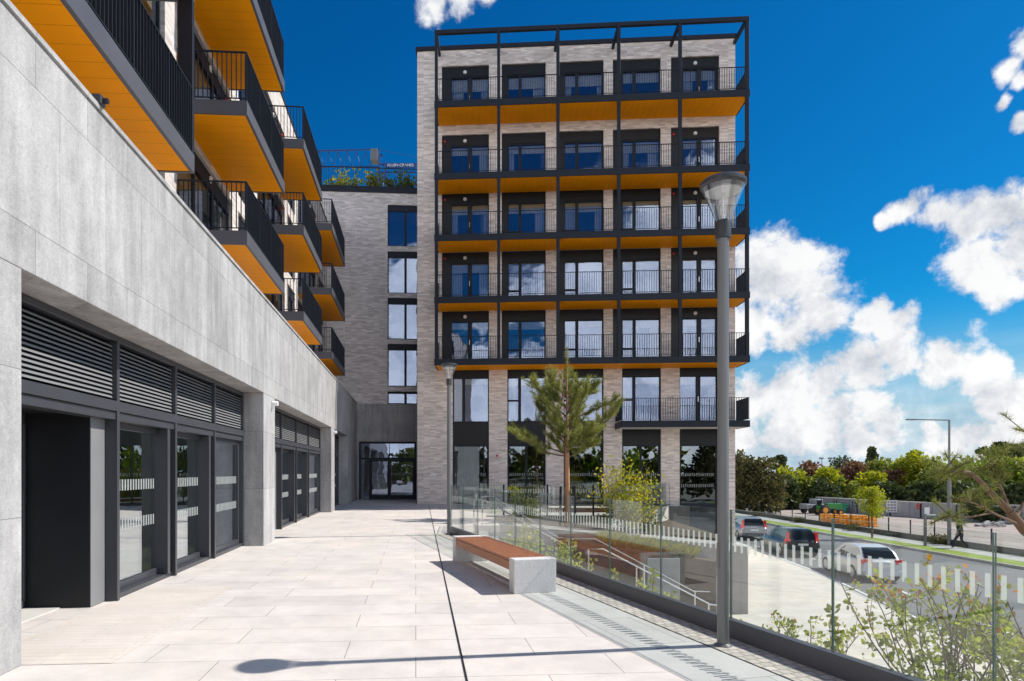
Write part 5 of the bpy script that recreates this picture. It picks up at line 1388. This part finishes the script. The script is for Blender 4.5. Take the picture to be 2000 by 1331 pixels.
strut(cpt(742, 303), cpt(748, 306), .3); strut(cpt(742, 322), cpt(860, 322), .34); strut(cpt(742, 338), cpt(860, 338), .26); strut(cpt(741, 294), cpt(800, 305), .07); strut(cpt(800, 305), cpt(860, 318), .07)
for k_ in range(7): strut(cpt(748+k_*16, 323), cpt(756+k_*16, 338), .12); strut(cpt(756+k_*16, 338), cpt(764+k_*16, 323), .12)
m.build('jib', 'crane_blue', cr)
a = cpt(725, 318); b = cpt(739, 296)
MB().box(a.x, b.x, -1, 1, a.z, b.z).build('cab', 'lamp_grey', cr, bevel=.1)
a = cpt(750, 330.5, 0); b = cpt(815, 321.5, 0)
sg = MB().box(a.x, b.x, -.5, -.3, a.z, b.z).build('sign_board', 'crane_blue', cr)
text('ALLEN CRANES', .72, 'white_paint', cr, ((a.x+b.x)/2, -.52, (a.z+b.z)/2), (R(90), 0, 0))

# ================================================================== small fittings
for s_, nm_ in ((15.55, 'white security camera on the second stone pier of the left block'), (27.0, 'white security camera on the far stone pier of the left block')):
    P_ = Vector((NN[0]*3.43+U[0]*s_, NN[1]*3.43+U[1]*s_, 3.28)); t = thing('security_camera', nm_, 'security camera', P_, math.atan2(U[1], U[0]), 'security cameras')
    MB().box(-.05, .05, -.03, -.001, -.12, .08).build('bracket', 'white_paint', t, bevel=.005)
    MB().lathe([(0, -.15), (.055, -.15), (.06, -.05), (.03, -.03)], (0, 0, .02), 16, axis='y').build('dome', 'white_paint', t, smooth=True)
P_ = Vector((NN[0]*3.43+U[0]*7.2, NN[1]*3.43+U[1]*7.2, 5.66)); t = thing('security_camera', 'small grey camera sitting on the coping of the left block, under the nearest balcony', 'security camera', P_, math.atan2(U[1], U[0]), 'security cameras')
MB().box(-.06, .06, -.05, .05, 0, .1).build('housing', 'metal_frame', t, bevel=.01); MB().lathe([(0, -.10), (.03, -.10), (.03, -.05)], (0, 0, .05), 12, axis='y').build('lens', 'metal_dark', t)
# white chair inside the first shop window
def chair():
    s_, D_ = 10.0, 4.75; P_ = Vector((NN[0]*D_+U[0]*s_, NN[1]*D_+U[1]*s_, .012)); t = thing('chair', 'white moulded shell chair on thin legs behind the first shop window', 'chair', P_, math.atan2(U[1], U[0])+R(-50))
    m = MB(); n = 10
    prof = [(.24, .46), (.18, .44), (0, .43), (-.16, .45), (-.22, .52), (-.25, .66), (-.27, .82)]
    vs = []
    for (x, z) in prof:
        for k in range(n+1):
            f = k/n*2-1; w_ = .23*(1-.15*(z > .6)); vs.append((x+abs(f)**2*.09*(z > .44), f*w_, z+abs(f)**2.2*(.06 if z < .5 else .0)))
    fs = [(i*(n+1)+k, i*(n+1)+k+1, (i+1)*(n+1)+k+1, (i+1)*(n+1)+k) for i in range(len(prof)-1) for k in range(n)]
    m.add(vs, fs); o = m.build('seat_shell', 'white_paint', t, smooth=True); so = o.modifiers.new('s', 'SOLIDIFY'); so.thickness = .015
    for x, y in ((.18, .17), (.18, -.17), (-.18, .17), (-.18, -.17)): MB().tube([(x*.5, y*.6, .43), (x*1.15, y*1.15, 0)], .011, 8).build('leg', 'steel', t)
chair()
